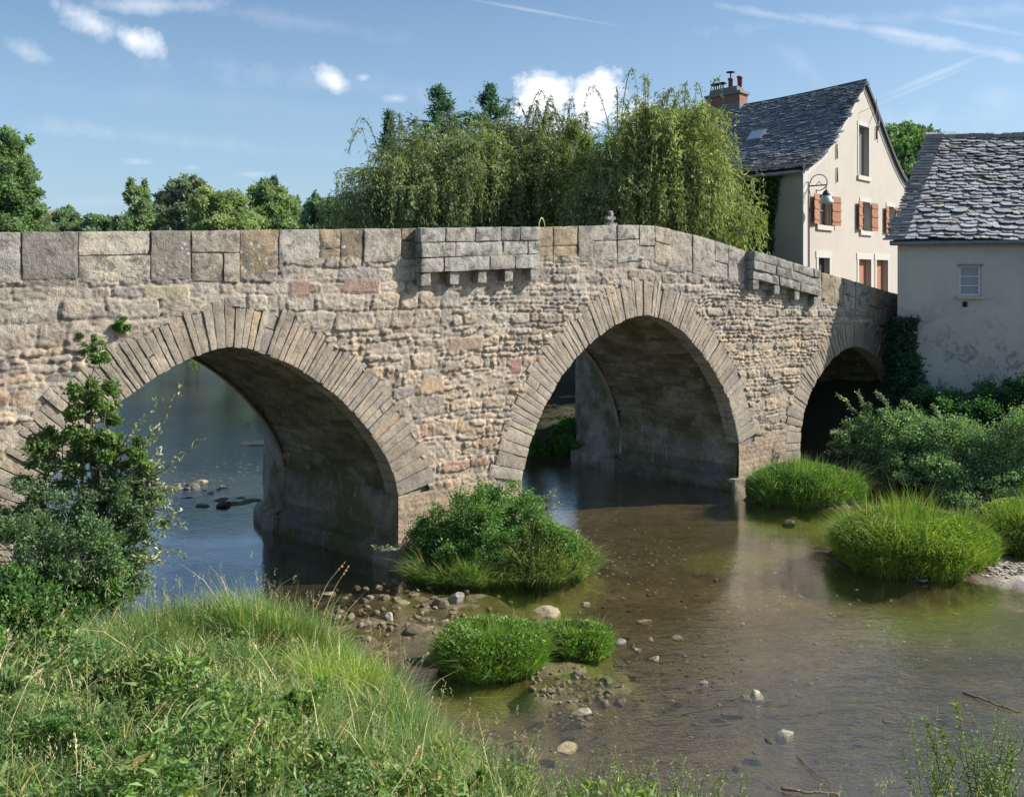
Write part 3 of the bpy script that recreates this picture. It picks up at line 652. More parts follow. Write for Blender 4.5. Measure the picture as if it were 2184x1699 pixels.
# ---- parapets
def parapet(name, tf, tb, seed, res):
    rs = np.random.RandomState(seed); mb = MB(); s = -15.8
    while s < 21.35:
        big = s < -2.6
        w = rs.uniform(.55, 1.35) if big else rs.uniform(.45, 1.05); e = min(s + w, 21.4)
        if tf < 1 and 0.2 < s < 4.1 and False: pass
        zb0, zb1, zt0, zt1 = zbot(s) - rs.uniform(0, .10), zbot(e) - rs.uniform(0, .10), ztop(s), ztop(e)
        col = pick_cols(1, rs, 0)[0] * .6 + np.array([.40, .37, .325]) * .5
        if rs.rand() < .22: col = np.array([.40, .315, .215]) * rs.uniform(.9, 1.1)
        if rs.rand() < .2: col = col * .72
        pr = rs.uniform(.02, .07); g = .008
        split = rs.rand() < (.40 if big else .5)
        if split:
            f = rs.uniform(.4, .62); m0 = zb0 + (zt0 - zb0) * f; m1 = zb1 + (zt1 - zb1) * f
            mid = (s + e) / 2 + rs.uniform(-.15, .15)
            rblock(mb, [(s + g, m0 + g), (e - g, m1 + g), (e - g, zt1), (s + g, zt0)], tf - pr, tb, col, int(s * 10) + 300, res=res, r=.028, amp=.026)
            if rs.rand() < .5 and w > .9:
                mm = (m0 + m1) / 2; zbm = (zb0 + zb1) / 2
                rblock(mb, [(s + g, zb0), (mid - g, zbm), (mid - g, mm - g), (s + g, m0 - g)], tf - pr, tb, col * rs.uniform(.85, 1.1), int(s * 10) + 301, res=res, r=.028, amp=.026)
                rblock(mb, [(mid + g, zbm), (e - g, zb1), (e - g, m1 - g), (mid + g, mm - g)], tf - pr - rs.uniform(-.02, .02), tb, col * rs.uniform(.85, 1.1), int(s * 10) + 302, res=res, r=.028, amp=.026)
            else: rblock(mb, [(s + g, zb0), (e - g, zb1), (e - g, m1 - g), (s + g, m0 - g)], tf - pr - rs.uniform(-.02, .02), tb, col * rs.uniform(.85, 1.1), int(s * 10) + 301, res=res, r=.028, amp=.026)
        else: rblock(mb, [(s + g, zb0), (e - g, zb1), (e - g, zt1), (s + g, zt0)], tf - pr, tb, col, int(s * 10) + 300, res=res, r=.028, amp=.026)
        s = e
    # mortar heart
    q = np.arange(-15.8, 21.4, .3)
    for a in q: 
        b = a + .3; V = np.array([bw(x_, t_, z_) for x_ in (a, b) for t_ in (tf + .0, tb - .04) for z_ in (zbot(x_) - .15, ztop(x_) - .05)])
        mb.add(V, np.array([(0, 1, 5, 4), (2, 6, 7, 3), (1, 3, 7, 5)]), (.34, .325, .29))
    return mb.build(name, M_BLOCK, br_root)
parapet('parapet', 0.0, .42, 31, .05)
parapet('parapet', BRW - .42, BRW + .04, 57, .14)
# ---- road deck
mb = MB()
for a in np.arange(-16, 30, .5):
    b = a + .5; V = np.array([bw(x_, t_, ztop(x_) - .95 + (.04 if t_ == BRW / 2 else 0)) for x_ in (a, b) for t_ in (.3, BRW / 2, BRW - .3)])
    mb.add(V, np.array([(0, 3, 4, 1), (1, 4, 5, 2)]), (.3, .29, .27))
mb.build('roadway', M_ROAD, br_root)
# ---- corbelled refuges
def refuge(s0, s1, drop, prot, ncor, seed, endflush):
    rs = np.random.RandomState(seed); r = MB(); rows = 3
    r_root = None
    for k in range(rows):
        f0, f1 = k / rows, (k + 1) / rows; s = s0; 
        while s < s1 - .05:
            e = min(s + rs.uniform(.5, 1.5), s1)
            if s1 - e < .3: e = s1
            zb = lambda q: ztop(q) - drop
            za = lambda q, f: zb(q) + (ztop(q) + .01 - zb(q)) * f
            col = np.array([.40, .375, .335]) * rs.uniform(.78, 1.12)
            g = .007
            rblock(r, [(s + g * (s > s0), za(s, f0) + g), (e - g, za(e, f0) + g), (e - g, za(e, f1) - g), (s + g * (s > s0), za(s, f1) - g)], -prot + rs.uniform(-.025, .02), .1, col, seed + int(s * 10) + k, r=.03, amp=.035)
            s = e
    V = np.array([bw(x_, t_, z_) for x_ in (s0 + .04, s1 - .04) for t_ in (-prot + .03, .05) for z_ in (ztop(x_) - drop + .03, ztop(x_) - .03)])
    r.add(V, np.array([(0, 1, 5, 4), (0, 4, 6, 2), (1, 3, 7, 5), (0, 2, 3, 1), (4, 5, 7, 6)]), (.3, .29, .27))
    ob = r.build('refuge', M_BLOCK, br_root)
    for i in range(ncor):
        c0 = s0 + .02 + (s1 - s0 - .30) * i / (ncor - 1); w = .26; zb = ztop(c0 + .1) - drop
        m_ = MB(); rblock(m_, [(c0, zb - .30), (c0 + w, zb - .29), (c0 + w, zb - .005), (c0, zb - .005)], -prot + .035 + rs.uniform(-.01, .02), .15, np.array([.37, .345, .31]) * rs.uniform(.85, 1.05), seed + i, r=.02, amp=.012)
        m_.build('corbel', M_BLOCK, ob)
refuge(.46, 3.95, 1.02, .33, 5, 201, True)
refuge(12.42, 15.9, .86, .30, 4, 261, False)
# ------------------------------------------------------------------ stone-slate roofs: overlapping irregular plates on a surface
def slates(mb, fn, U, Vn, rowh, wid, seed, thick=.035, tint=(1, 1, 1), dark=.0, keep=None, lift=.05, jit=.02):
    """fn(u, v) -> point; u along the eave in metres, v up the slope in metres (0 = eave)"""
    rs = np.random.RandomState(seed); v = -.02; row = 0
    while v < Vn:
        rh = rowh * rs.uniform(.75, 1.25) * (1 - .25 * v / Vn); u = U[0] - rs.uniform(0, wid)
        while u < U[1]:
            w = wid * rs.uniform(.55, 1.5); cu = u + w / 2
            if (keep is None or keep(cu, v)) and cu > U[0] - .1 and cu < U[1] + .1:
                hgt = rh * rs.uniform(1.5, 1.9); n = 9; vb = v; v = vb + rs.uniform(-jit, jit)
                pts = []
                for k in range(n):            # rounded lower edge, square top
                    a = math.pi * (k / (n - 1)); px = -math.cos(a) * w * .52 * rs.uniform(.93, 1.05); py = (1 - math.sin(a) ** .55) * rh * .85 * rs.uniform(.6, 1.25)
                    pts.append((cu + px, v + py + rs.uniform(-.02, .02)))
                pts = [(cu - w * .5, v + hgt)] + pts + [(cu + w * .5, v + hgt)]
                pts = np.array(pts); l0 = lift * rs.uniform(.6, 1.5); tilt = rs.uniform(-.05, .05)
                P = fn(pts[:, 0], pts[:, 1]); e = .02
                Pu = fn(np.array([cu + e]), np.array([v + .1]))[0] - fn(np.array([cu - e]), np.array([v + .1]))[0]
                Pv = fn(np.array([cu]), np.array([v + .1 + e]))[0] - fn(np.array([cu]), np.array([v + .1 - e]))[0]
                nn = np.cross(Pu, Pv); nn /= np.linalg.norm(nn) + 1e-9
                if nn[2] < 0: nn = -nn
                lf = l0 * (1 - (pts[:, 1] - v) / hgt) + .012 + tilt * (pts[:, 0] - cu)
                top = P + nn[None] * (lf + thick)[:, None]; bot = P + nn[None] * lf[:, None]
                g = rs.uniform(.65, 1.25); col = np.array([.33, .335, .345]) * g * np.array(tint)
                if rs.rand() < .12: col = np.array([.30, .27, .22]) * g * np.array(tint)
                k = len(pts); Vv = np.vstack([top, bot]); side = [(i, i + k, (i + 1) % k + k, (i + 1) % k) for i in range(k)]
                mb.add(Vv, [np.array(side), np.array([list(range(k))])], col)
                v = vb
            u += w * 1.03
        v += rh; row += 1
def wallmesh(name, o3, ux, outer, holes, mat, parent, depth, nrm):
    """flat wall with real openings: outer and holes in (s,z); reveals go back by depth"""
    o3 = np.array(o3, float); ux = np.array(ux, float); mb = MB()
    to = lambda s, z, t=0: np.array([o3[0] + ux[0] * s - nrm[0] * t, o3[1] + ux[1] * s - nrm[1] * t, z])
    polys = [outer] + [[(h[0], h[2]), (h[1], h[2]), (h[1], h[3]), (h[0], h[3])] for h in holes]
    tri = tessellate_polygon([[Vector((a, b, 0)) for a, b in p] for p in polys]); flat = [q for p in polys for q in p]
    mb.add(np.array([to(a, b) for a, b in flat]), np.array([tuple(t) for t in tri]))
    for h in holes:
        q = [(h[0], h[2]), (h[1], h[2]), (h[1], h[3]), (h[0], h[3])]
        for i in range(4):
            a, b = q[i], q[(i + 1) % 4]; mb.add(np.array([to(*a), to(*b), to(*b, depth), to(*a, depth)]), np.array([(0, 1, 2, 3)]))
    return mb.build(name, mat, parent, smooth=False), to
def boxst(mb, to, s0, s1, t0, t1, z0, z1, col=None):
    mb.box(s0, s1, t0, t1, z0, z1, fn=lambda s, t, z: to(s, z, t), col=col)

# ------------------------------------------------------------------ tall cream house with curved slate roof
HC = np.array([12.09, 39.0]); HG = np.array([.655, .755]); HG /= np.linalg.norm(HG); HN = np.array([HG[1], -HG[0]]); HS = np.array([-.627, .78]); HS /= np.linalg.norm(HS)
def hpx(x, y, t=0):
    u = (x - 1092) / F; p0 = HC + HN * t
    s = (u * p0[1] - p0[0]) / (HG[0] - u * HG[1]); d = p0[1] + HG[1] * s; return s, CH - (y - YH) / F * d
house = empty('tall_house', (*HC, 0), 'tall cream rendered house with steep curved slate roof and orange shutters', 'house')
prof = [hpx(x, y) for x, y in [(1712.5, 360), (1727, 349), (1747.6, 332.5), (1768, 305), (1793, 262), (1822.6, 207), (1842, 175)]]
HWD = prof[-1][0] * 2; prof = [(0.0, prof[0][1])] + prof[1:]; full = prof + [(HWD - s, z) for s, z in prof[-2::-1]]
def hole(x0, y0, x1, y1):
    a = hpx(x0, (y0 + y1) / 2); b = hpx(x1, (y0 + y1) / 2); c = (x0 + x1) / 2
    return (a[0], b[0], hpx(c, y1)[1], hpx(c, y0)[1])
hs_ = dict(g=hole(1830.6, 269.6, 1852.5, 376), w1=hole(1744, 416, 1770.5, 481), w2=hole(1836, 433, 1854.8, 500), w3=hole(1892, 446, 1906, 503), d1=hole(1744.8, 553, 1768.6, 640), d2=hole(1831, 553, 1857, 640), d3=hole(1868.8, 558, 1893, 646))
zl, zt_ = hs_['w1'][2], hs_['w1'][3]
for k in ('w2', 'w3'): hs_[k] = (hs_[k][0], hs_[k][1], zl + (hs_[k][2] - zl) * .3, zt_ + (hs_[k][3] - zt_) * .3)
zd = hs_['d2'][3]
for k in ('d1', 'd2', 'd3'): hs_[k] = (hs_[k][0], hs_[k][1], 4.95, zd)
gw, toH = wallmesh('gable_wall', HC, HG, [(0, 3.5), (HWD, 3.5)] + full[::-1], list(hs_.values()), M_GABLE, house, .28, HN)
mb = MB(); HL = 12.5
for s0, z1 in ((0, full[0][1]), (HWD, full[0][1])):
    a = HC + HG * s0; b = a + HS * HL; mb.add(np.array([(*a, 3.5), (*b, 3.5), (*b, z1 + .25), (*a, z1 + .25)]), np.array([(0, 1, 2, 3)]))
a = HC + HS * HL; q = [(*(a + HG * s), z) for s, z in [(0, 3.5), (HWD, 3.5)] + full[::-1]]; mb.add(np.array(q), np.array([list(range(len(q)))]))
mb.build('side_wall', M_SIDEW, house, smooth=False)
# white raking band under the verge, quoins
pf = resamp([(s, z) for s, z in prof], 60)
mb = MB()
def band(P, w0, t):
    T = np.gradient(P, axis=0); T /= np.linalg.norm(T, axis=1)[:, None]; n = np.stack([T[:, 1], -T[:, 0]], 1)
    for i in range(len(P) - 1):
        a, b = P[i], P[i + 1]; c_, d_ = P[i + 1] + n[i + 1] * w0, P[i] + n[i] * w0
        for sg in (0, 1):
            f = (lambda p: (HWD - p[0], p[1])) if sg else (lambda p: (p[0], p[1]))
            V = [toH(*f(p), tt) for tt in (-t, .01) for p in (a, b, c_, d_)]
            mb.add(np.array(V), np.array([(0, 1, 2, 3), (0, 1, 5, 4), (2, 3, 7, 6)]))
band(pf, .34, .03)
boxst(mb, toH, 0, .42, -.028, .02, 3.5, full[0][1] - .1); boxst(mb, toH, HWD - .42, HWD, -.028, .02, 3.5, full[0][1] - .1)
mb.build('verge_band', M_TRIM, house, smooth=False)
# openings
def surround(h, w, name='window_surround', sill=True):
    mb = MB(); s0, s1, z0, z1 = h; t = .03
    boxst(mb, toH, s0 - w, s0, -t, .05, z0, z1); boxst(mb, toH, s1, s1 + w, -t, .05, z0, z1); boxst(mb, toH, s0 - w * 1.3, s1 + w * 1.3, -t - .004, .05, z1, z1 + w * 1.4)
    if sill: boxst(mb, toH, s0 - w * 1.5, s1 + w * 1.5, -.09, .05, z0 - .2, z0)
    return mb.build(name, M_TRIM, house, smooth=False)
def shutter(h, side, ang, zz0=None, col=None):
    s0, s1, z0, z1 = h; w = (s1 - s0) * .52 if (s1 - s0) > .9 else .45; hx = s0 - .03 if side < 0 else s1 + .03
    mb = MB(); c, s = math.cos(rad(ang)), math.sin(rad(ang))
    def f(a, t, z):                       # a from the hinge outward, t thickness
        ss_ = hx + side * (a * c) ; tt = -.07 - a * s - t * c; return toH(ss_ + side * t * s * 0, z, tt)
    n = 4
    for k in range(n): mb.box(k * w / n + .004, (k + 1) * w / n - .004, 0, .03, z0 + .03, z1 - .02, fn=f)
    for zb in (z0 + .2, (z0 + z1) / 2, z1 - .28): mb.box(.01, w - .01, .031, .055, zb, zb + .09, fn=f)
    for zb in (z0 + .2, (z0 + z1) / 2, z1 - .28): mb.box(.01, w - .01, -.025, -.001, zb, zb + .09, fn=f)
    return mb.build('shutter', M_SHUT, house, smooth=False)
for k in ('w1', 'w2', 'w3'):
    h_ = hs_[k]; surround(h_, .13); s0, s1, z0, z1 = h_
    mb = MB(); t = .2
    boxst(mb, toH, s0, s0 + .06, t, t + .05, z0, z1); boxst(mb, toH, s1 - .06, s1, t, t + .05, z0, z1); boxst(mb, toH, (s0 + s1) / 2 - .03, (s0 + s1) / 2 + .03, t, t + .05, z0, z1)
    boxst(mb, toH, s0 + .06, s1 - .06, t, t + .045, z1 - .06, z1); boxst(mb, toH, s0 + .06, s1 - .06, t, t + .045, z0, z0 + .07); boxst(mb, toH, s0 + .06, s1 - .06, t + .002, t + .04, (z0 + z1) / 2 - .02, (z0 + z1) / 2 + .02)
    wf = mb.build('window', M_SHUT if k == 'w1' else M_TRIM, house, smooth=False)
    mb = MB(); boxst(mb, toH, s0 + .02, s1 - .02, t + .05, t + .06, z0 + .02, z1 - .02); mb.build('pane', M_GLASSD, wf, smooth=False)
    shutter(h_, -1, 6); shutter(h_, 1, 9 if k != 'w3' else 5)
h_ = hs_['g']; surround(h_, .12); mb = MB(); s0, s1, z0, z1 = h_; boxst(mb, toH, s0, s1, .24, .3, z0, z1); mb.build('loft_door', simple('grey_loft_boards', (.16, .145, .14), .8), house, smooth=False)
for k in ('d1', 'd2', 'd3'):
    h_ = hs_[k]; surround(h_, .2, 'door_surround', False); s0, s1, z0, z1 = h_
    mb = MB(); boxst(mb, toH, s0, s1, .24, .30, z0, z1)
    mb.build('window' if k == 'd1' else 'door', M_DARK if k == 'd1' else M_DOOR, house, smooth=False)
# hoist bracket and wall anchors
mb = MB()
a = hpx(1842, 232); b = hpx(1869, 232)
P = [toH(b[0], b[1] + .15, 0), toH((a[0] + b[0]) / 2, a[1] - .5, -.45), toH(a[0], a[1] - 1.1, -.65)]; mb.tube(P, .03, 5, (.05,) * 3)
mb.tube([toH(b[0], b[1] + .15, 0), toH(a[0], b[1] + .15, -.6), toH(a[0], b[1] - 1.9, -.65)], .014, 4, (.05,) * 3)
mb.build('hoist_bracket', M_IRON, house)
for x_, y_ in ((1783, 322), (1783.5, 372), (1867, 282)):
    mb = MB(); q = hpx(x_, y_); mb.tube([toH(q[0], q[1] + .3, -.05), toH(q[0], q[1] - .35, -.05)], .035, 5, (.04,) * 3); mb.build('wall_anchor', M_IRON, house)
# roof
pr2 = resamp(prof, 120); dr = np.r_[0, np.cumsum(np.linalg.norm(np.diff(pr2, axis=0), axis=1))]
def roofL(u, v):
    s = np.interp(v, dr, pr2[:, 0], left=0) - np.maximum(-v, 0) * .8 - .0; z = np.interp(v, dr, pr2[:, 1]) - np.maximum(-v, 0) * .4 + np.maximum(v - dr[-1], 0) * .3
    s = s - .10 * sst(1, 0, v) * 2
    sag = -.18 * np.sin(np.clip(u / HL, 0, 1) * math.pi) * np.clip(v / dr[-1], 0, 1)
    return np.stack([HC[0] + HG[0] * s + HS[0] * u, HC[1] + HG[1] * s + HS[1] * u, z + sag], -1)
def roofR(u, v):
    p = roofL(u, v); 
    s = HWD - (np.interp(v, dr, pr2[:, 0]) - np.maximum(-v, 0) * .8 - .2 * sst(1, 0, v))
    return np.stack([HC[0] + HG[0] * s + HS[0] * u, HC[1] + HG[1] * s + HS[1] * u, p[..., 2]], -1)
mb = MB()
for fn in (roofL, roofR):
    uu, vv = np.meshgrid(np.linspace(-.16, HL + .1, 14), np.linspace(-.12, dr[-1], 40), indexing='ij'); P = fn(uu.ravel(), vv.ravel())
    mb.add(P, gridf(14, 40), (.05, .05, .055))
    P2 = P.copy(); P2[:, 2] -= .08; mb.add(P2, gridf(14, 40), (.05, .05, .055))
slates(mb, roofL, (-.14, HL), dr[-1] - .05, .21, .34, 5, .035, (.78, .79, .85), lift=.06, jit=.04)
E1_ = [toH(0, 0)]; 
for u_ in np.arange(-.14, HL, .35):
    V = []
    p0 = roofL(np.array([u_, u_ + .33]), np.array([dr[-1] - .12] * 2)); p1 = roofL(np.array([u_, u_ + .33]), np.array([dr[-1]] * 2)); p2 = roofR(np.array([u_, u_ + .33]), np.array([dr[-1] - .12] * 2))
    up = np.array([0, 0, .10]); mb.add(np.array([p0[0] + up, p0[1] + up, p1[0] + up * 1.3, p1[1] + up * 1.3, p2[0] + up, p2[1] + up]), np.array([(0, 1, 3, 2), (2, 3, 5, 4)]), (.06, .06, .065))
# verge edge
for fn in (roofL, roofR):
    vv = np.linspace(-.12, dr[-1], 50); A_ = fn(np.full(50, -.17), vv); Bm = fn(np.full(50, -.17), vv); A_[:, 2] += .10; Bm[:, 2] -= .10
    mb.add(np.vstack([A_, Bm]), np.array([(i, i + 1, i + 51, i + 50) for i in range(49)]), (.06, .06, .07))
    C_ = fn(np.full(50, .02), vv); C_[:, 2] += .11; mb.add(np.vstack([A_, C_]), np.array([(i, i + 1, i + 51, i + 50) for i in range(49)]), (.07, .07, .08))
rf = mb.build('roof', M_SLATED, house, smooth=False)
# skylight
def roofpx(x, y):
    best = None
    for u in np.linspace(0, HL, 120):
        P = roofL(np.full(100, u), np.linspace(0, dr[-1], 100)); px = 1092 + P[:, 0] / P[:, 1] * F; py = YH + (CH - P[:, 2]) / P[:, 1] * F
        e = (px - x) ** 2 + (py - y) ** 2; i = e.argmin()
        if best is None or e[i] < best[0]: best = (e[i], u, np.linspace(0, dr[-1], 100)[i])
    return best[1], best[2]
cs4 = [roofpx(*q) for q in ((1592, 306), (1626, 302), (1641, 279), (1605, 281))]
u0 = (cs4[0][0] + cs4[3][0]) / 2; u1 = (cs4[1][0] + cs4[2][0]) / 2; v0 = (cs4[0][1] + cs4[1][1]) / 2; v1 = (cs4[2][1] + cs4[3][1]) / 2
def skyl(uu0, uu1, vv0, vv1, l0, l1, mat, nm, par):
    mb = MB(); cr = roofL(np.array([uu0, uu1, uu1, uu0]), np.array([vv0, vv0, vv1, vv1])); n_ = np.cross(cr[1] - cr[0], cr[3] - cr[0]); n_ /= np.linalg.norm(n_); n_ = n_ if n_[2] > 0 else -n_
    V = np.vstack([cr + n_ * l0, cr + n_ * l1]); mb.add(V, np.array([(0, 1, 2, 3), (4, 5, 6, 7), (0, 1, 5, 4), (1, 2, 6, 5), (2, 3, 7, 6), (3, 0, 4, 7)])); return mb.build(nm, mat, par, smooth=False)
sk = skyl(u0, u1, v0, v1, -.05, .13, M_ZINC, 'skylight', rf)
m_gl, nt = newmat('skylight_glass'); out(nt, N(nt, 'ShaderNodeBsdfPrincipled', {'Base Color': (.35, .42, .48, 1), 'Roughness': .25, 'Specular IOR Level': .9}))
du = (u1 - u0); sgn = 1 if du > 0 else -1
skg = skyl(u0 + .1 * sgn, u1 - .1 * sgn, v0 + .12, v1 - .12, .1, .14, m_gl, 'skylight_glass', rf)
# chimney: sits across the ridge far back
rp = lambda u: np.array([HC[0] + HG[0] * HWD / 2 + HS[0] * u, HC[1] + HG[1] * HWD / 2 + HS[1] * u])
def chf(u, s, z): p = rp(u) + HG * s; return (p[0], p[1], z)
zr = pr2[-1, 1]
mb = MB(); mb.box(6.9, 9.1, -.45, .45, zr - 1.2, zr + .48, fn=chf); ch = mb.build('chimney', M_BRICK, rf, smooth=False)
mb = MB(); mb.box(6.8, 9.2, -.55, .55, zr + .48, zr + .62, fn=chf); mb.box(7.1, 8.9, -.4, .4, zr + .62, zr + .90, fn=chf); mb.box(6.88, 9.12, -.47, .47, zr - 1.0, zr - .05, fn=chf); mb.build('chimney_cap', M_CEM, rf, smooth=False)
mb = MB()
def pot(mb, u, s, r0, r1, h, col=None):
    c_ = chf(u, s, zr + .9); th = np.linspace(0, 2 * math.pi, 13)[:-1]
    P = [(c_[0], c_[1], c_[2] + k) for k in (0, h * .8, h * .82, h)]; mb.tube(P, [r0, r1, r1 * 1.25, r1 * 1.25], 10, col)
pot(mb, 7.15, 0, .11, .13, .55); pot(mb, 7.75, 0, .12, .12, .55)
mb.build('chimney_pot', M_POT, rf)
mb = MB(); c_ = chf(7.75, 0, zr + 1.45); mb.tube([c_, (c_[0], c_[1], c_[2] + .32)], .035, 6); mb.tube([(c_[0], c_[1], c_[2] + .3), (c_[0], c_[1], c_[2] + .34)], .24, 10)
for u_ in (8.25, 8.4, 8.55, 8.7, 8.85): c_ = chf(u_, 0, zr + .9); mb.tube([c_, (c_[0], c_[1], c_[2] + .34)], .035, 5)
mb.box(8.1, 9.0, -.18, .18, zr + 1.22, zr + 1.30, fn=chf); mb.build('cowl', M_IRON, rf)
# gutter
mb = MB(); g0 = roofL(np.array([-.1]), np.array([-.12]))[0]; g1 = roofL(np.array([HL]), np.array([-.12]))[0]; g0[2] -= .1; g1[2] -= .1; mb.tube([g0, g1], .08, 8); mb.build('gutter', M_ZINC, house)
# ------------------------------------------------------------------ bracket lamp
q = hpx(1723.5, 397); lp = toH(q[0], q[1], -.04); 
lamp = empty('street_lamp', tuple(lp), 'wrought iron scroll bracket lamp with pale bell shade on the corner of the cream house', 'lamp')
mb = MB(); dk = (.045, .04, .04)
def L3(o, z): return lp + np.array([HN[0] * o, HN[1] * o, z])
mb.tube([L3(0, .18), L3(0, -3.6)], .028, 6, dk)
mb.tube([L3(-.02, 0), L3(.78, 0)], .03, 6, dk)
th = np.linspace(math.pi * 1.0, -math.pi * .62, 26); R = .36
mb.tube([L3(.42 + R * math.cos(t), R * .92 * math.sin(t) + .12) for t in th], .02, 6, dk)
mb.tube([L3(.30 + .3 * k / 8 + .06 * math.sin(k * .8), .03 + .16 * math.sin(k * .42)) for k in range(9)], .014, 5, dk)
mb.tube([L3(0, -.1), L3(.10, -.55), L3(0, -1.2)], .012, 5, dk)
mb.build('bracket', M_IRON, lamp)
m_sh, nt = newmat('enamel_shade'); out(nt, N(nt, 'ShaderNodeBsdfPrincipled', {'Base Color': (.42, .50, .48, 1), 'Roughness': .25}))
mb = MB(); c_ = L3(.74, 0)
mb.tube([c_, c_ + np.array([0, 0, -.2])], .018, 6, dk)
mb.build('hook', M_IRON, lamp)
mb = MB(); z_ = [-.2, -.25, -.34, -.40, -.42]; mb.tube([c_ + np.array([0, 0, k]) for k in z_], [.03, .09, .15, .17, .17], 14, dk); mb.build('lamp_cap', M_IRON, lamp)
mb = MB(); mb.tube([c_ + np.array([0, 0, k]) for k in (-.42, -.5, -.62, -.72, -.75)], [.14, .20, .27, .30, .31], 16); mb.build('lamp_shade', m_sh, lamp)

# ------------------------------------------------------------------ low grey house on the right
KA = np.array([13.36, 32.5]); KX = np.array([.993, -.118]); KN = np.array([-.118, -.993]); KN /= np.linalg.norm(KN); KL = np.array([.42, .907])
k_root = empty('low_house', (*KA, 0), 'low grey rendered house with stone slate roof and one small white window', 'house')
ze = CH + 74 / F * 32.5; KW = 11.0; KD = 7.0
def kpx(x, y):
    u = (x - 1092) / F; s = (u * KA[1] - KA[0]) / (KX[0] - u * KX[1]); d = KA[1] + KX[1] * s; return s, CH - (y - YH) / F * d
a, b = kpx(2046, 630), kpx(2093, 567)
wh = (a[0], b[0], a[1], b[1])
a, b = kpx(2052.6, 655), kpx(2064.6, 643); vh = (a[0], b[0], a[1], b[1])
_, toK = wallmesh('front_wall', KA, KX, [(0, .5), (KW, .5), (KW, ze), (0, ze)], [wh, vh], M_GREYW, k_root, .2, KN)
mb = MB(); B_ = KA + KL * KD; C2 = KA + KX * KW; D2 = C2 + KL * KD
for p_, q_ in ((KA, B_), (B_, D2), (D2, C2)): mb.add(np.array([(*p_, .5), (*q_, .5), (*q_, ze), (*p_, ze)]), np.array([(0, 1, 2, 3)]))
mb.build('side_wall', M_GREYW, k_root, smooth=False)
s0, s1, z0, z1 = wh; mb = MB(); t = .08
boxst(mb, toK, s0, s0 + .07, t, t + .05, z0, z1); boxst(mb, toK, s1 - .07, s1, t, t + .05, z0, z1)
for k in range(4):
    zz_ = z0 + (z1 - z0 - .06) * k / 3; boxst(mb, toK, s0 + .07, s1 - .07, t + .003, t + .045, zz_, zz_ + (.06 if k in (0, 3) else .035))
wf = mb.build('window', M_FRAME, k_root, smooth=False)
m_cur, nt = newmat('net_curtain_glass'); p = objco(nt); n_ = noise(nt, vmul(nt, p, (8, 8, .6)), 3, 3); out(nt, N(nt, 'ShaderNodeBsdfPrincipled', {'Base Color': MIX(nt, n_, (.24, .26, .29), (.42, .44, .47)), 'Roughness': .22, 'Specular IOR Level': .7}))
mb = MB(); boxst(mb, toK, s0 + .03, s1 - .03, t + .05, t + .06, z0, z1); mb.build('pane', m_cur, wf, smooth=False)
mb = MB(); boxst(mb, toK, s0 - .12, s1 + .12, -.10, .06, z0 - .12, z0 - .02); mb.build('window_sill', simple('cream_sill', (.50, .46, .36), .8), k_root, smooth=False)
mb = MB(); boxst(mb, toK, s0 - .06, s1 + .06, -.04, .05, z1, z1 + .05); mb.build('lintel', simple('brown_lintel', (.22, .20, .16), .8), k_root, smooth=False)
s0, s1, z0, z1 = vh; mb = MB(); boxst(mb, toK, s0, s1, .12, .2, z0, z1); mb.build('vent', M_DARK, k_root, smooth=False)
# hipped roof: front slope between eave line and ridge, hip on the left
ez = ze + .02; E0 = KA + KN * .28 - KX * .22; RD = np.array([16.15, 36.0]); zrk = CH + 296 / F * 36.0
nK = (RD - E0) - KX * ((RD - E0) @ KX); run = np.linalg.norm(nK); nK /= run; hipu = (RD - E0) @ KX; slope = math.hypot(run, zrk - ez)
def roofK(u, v):
    f = v / slope; sg = .05 * np.sin(np.clip(f, 0, 1) * 3.1)
    return np.stack([E0[0] + KX[0] * u + nK[0] * run * f, E0[1] + KX[1] * u + nK[1] * run * f, ez + (zrk - ez) * f - sg + .04 * np.sin(u * .9)], -1)
mb = MB()
uu, vv = np.meshgrid(np.linspace(0, 1, 30), np.linspace(0, 1, 20), indexing='ij'); ul = hipu * vv; Pk = roofK((ul + (KW + .5 - ul) * uu).ravel(), (vv * slope).ravel())
mb.add(Pk, gridf(30, 20), (.04, .04, .045))
rw = RD + KX * 9; bk = B_ + KL * .3
mb.add(np.array([(*E0, ez), (*RD, zrk), (*bk, ez)]), np.array([(0, 1, 2)]), (.1, .1, .1)); mb.add(np.array([(*RD, zrk), (*rw, zrk), (*(D2 + KL * .3), ez), (*bk, ez)]), np.array([(0, 1, 2, 3)]), (.1, .1, .1))
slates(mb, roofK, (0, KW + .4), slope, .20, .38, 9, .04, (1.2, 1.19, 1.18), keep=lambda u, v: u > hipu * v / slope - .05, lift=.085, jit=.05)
rs = np.random.RandomState(4)
for v_ in np.arange(0, slope, .16):                        # stacked slate ends down the hip
    u_ = hipu * v_ / slope; c_ = roofK(np.array([u_]), np.array([v_]))[0]; a_ = rs.uniform(.14, .3)
    P = [c_ + np.array([KX[0] * x_ - KN[0] * y_, KX[1] * x_ - KN[1] * y_, z_ + rs.uniform(-.01, .01)]) for z_ in (.04, .11) for x_, y_ in ((-a_, -.16), (.35, -.16), (.35, .2), (-a_, .2))]
    mb.add(np.array(P), np.array([(0, 1, 2, 3), (4, 5, 6, 7), (0, 1, 5, 4), (1, 2, 6, 5), (2, 3, 7, 6), (3, 0, 4, 7)]), np.array([.34, .34, .345]) * rs.uniform(.6, 1.2))
u_ = 0
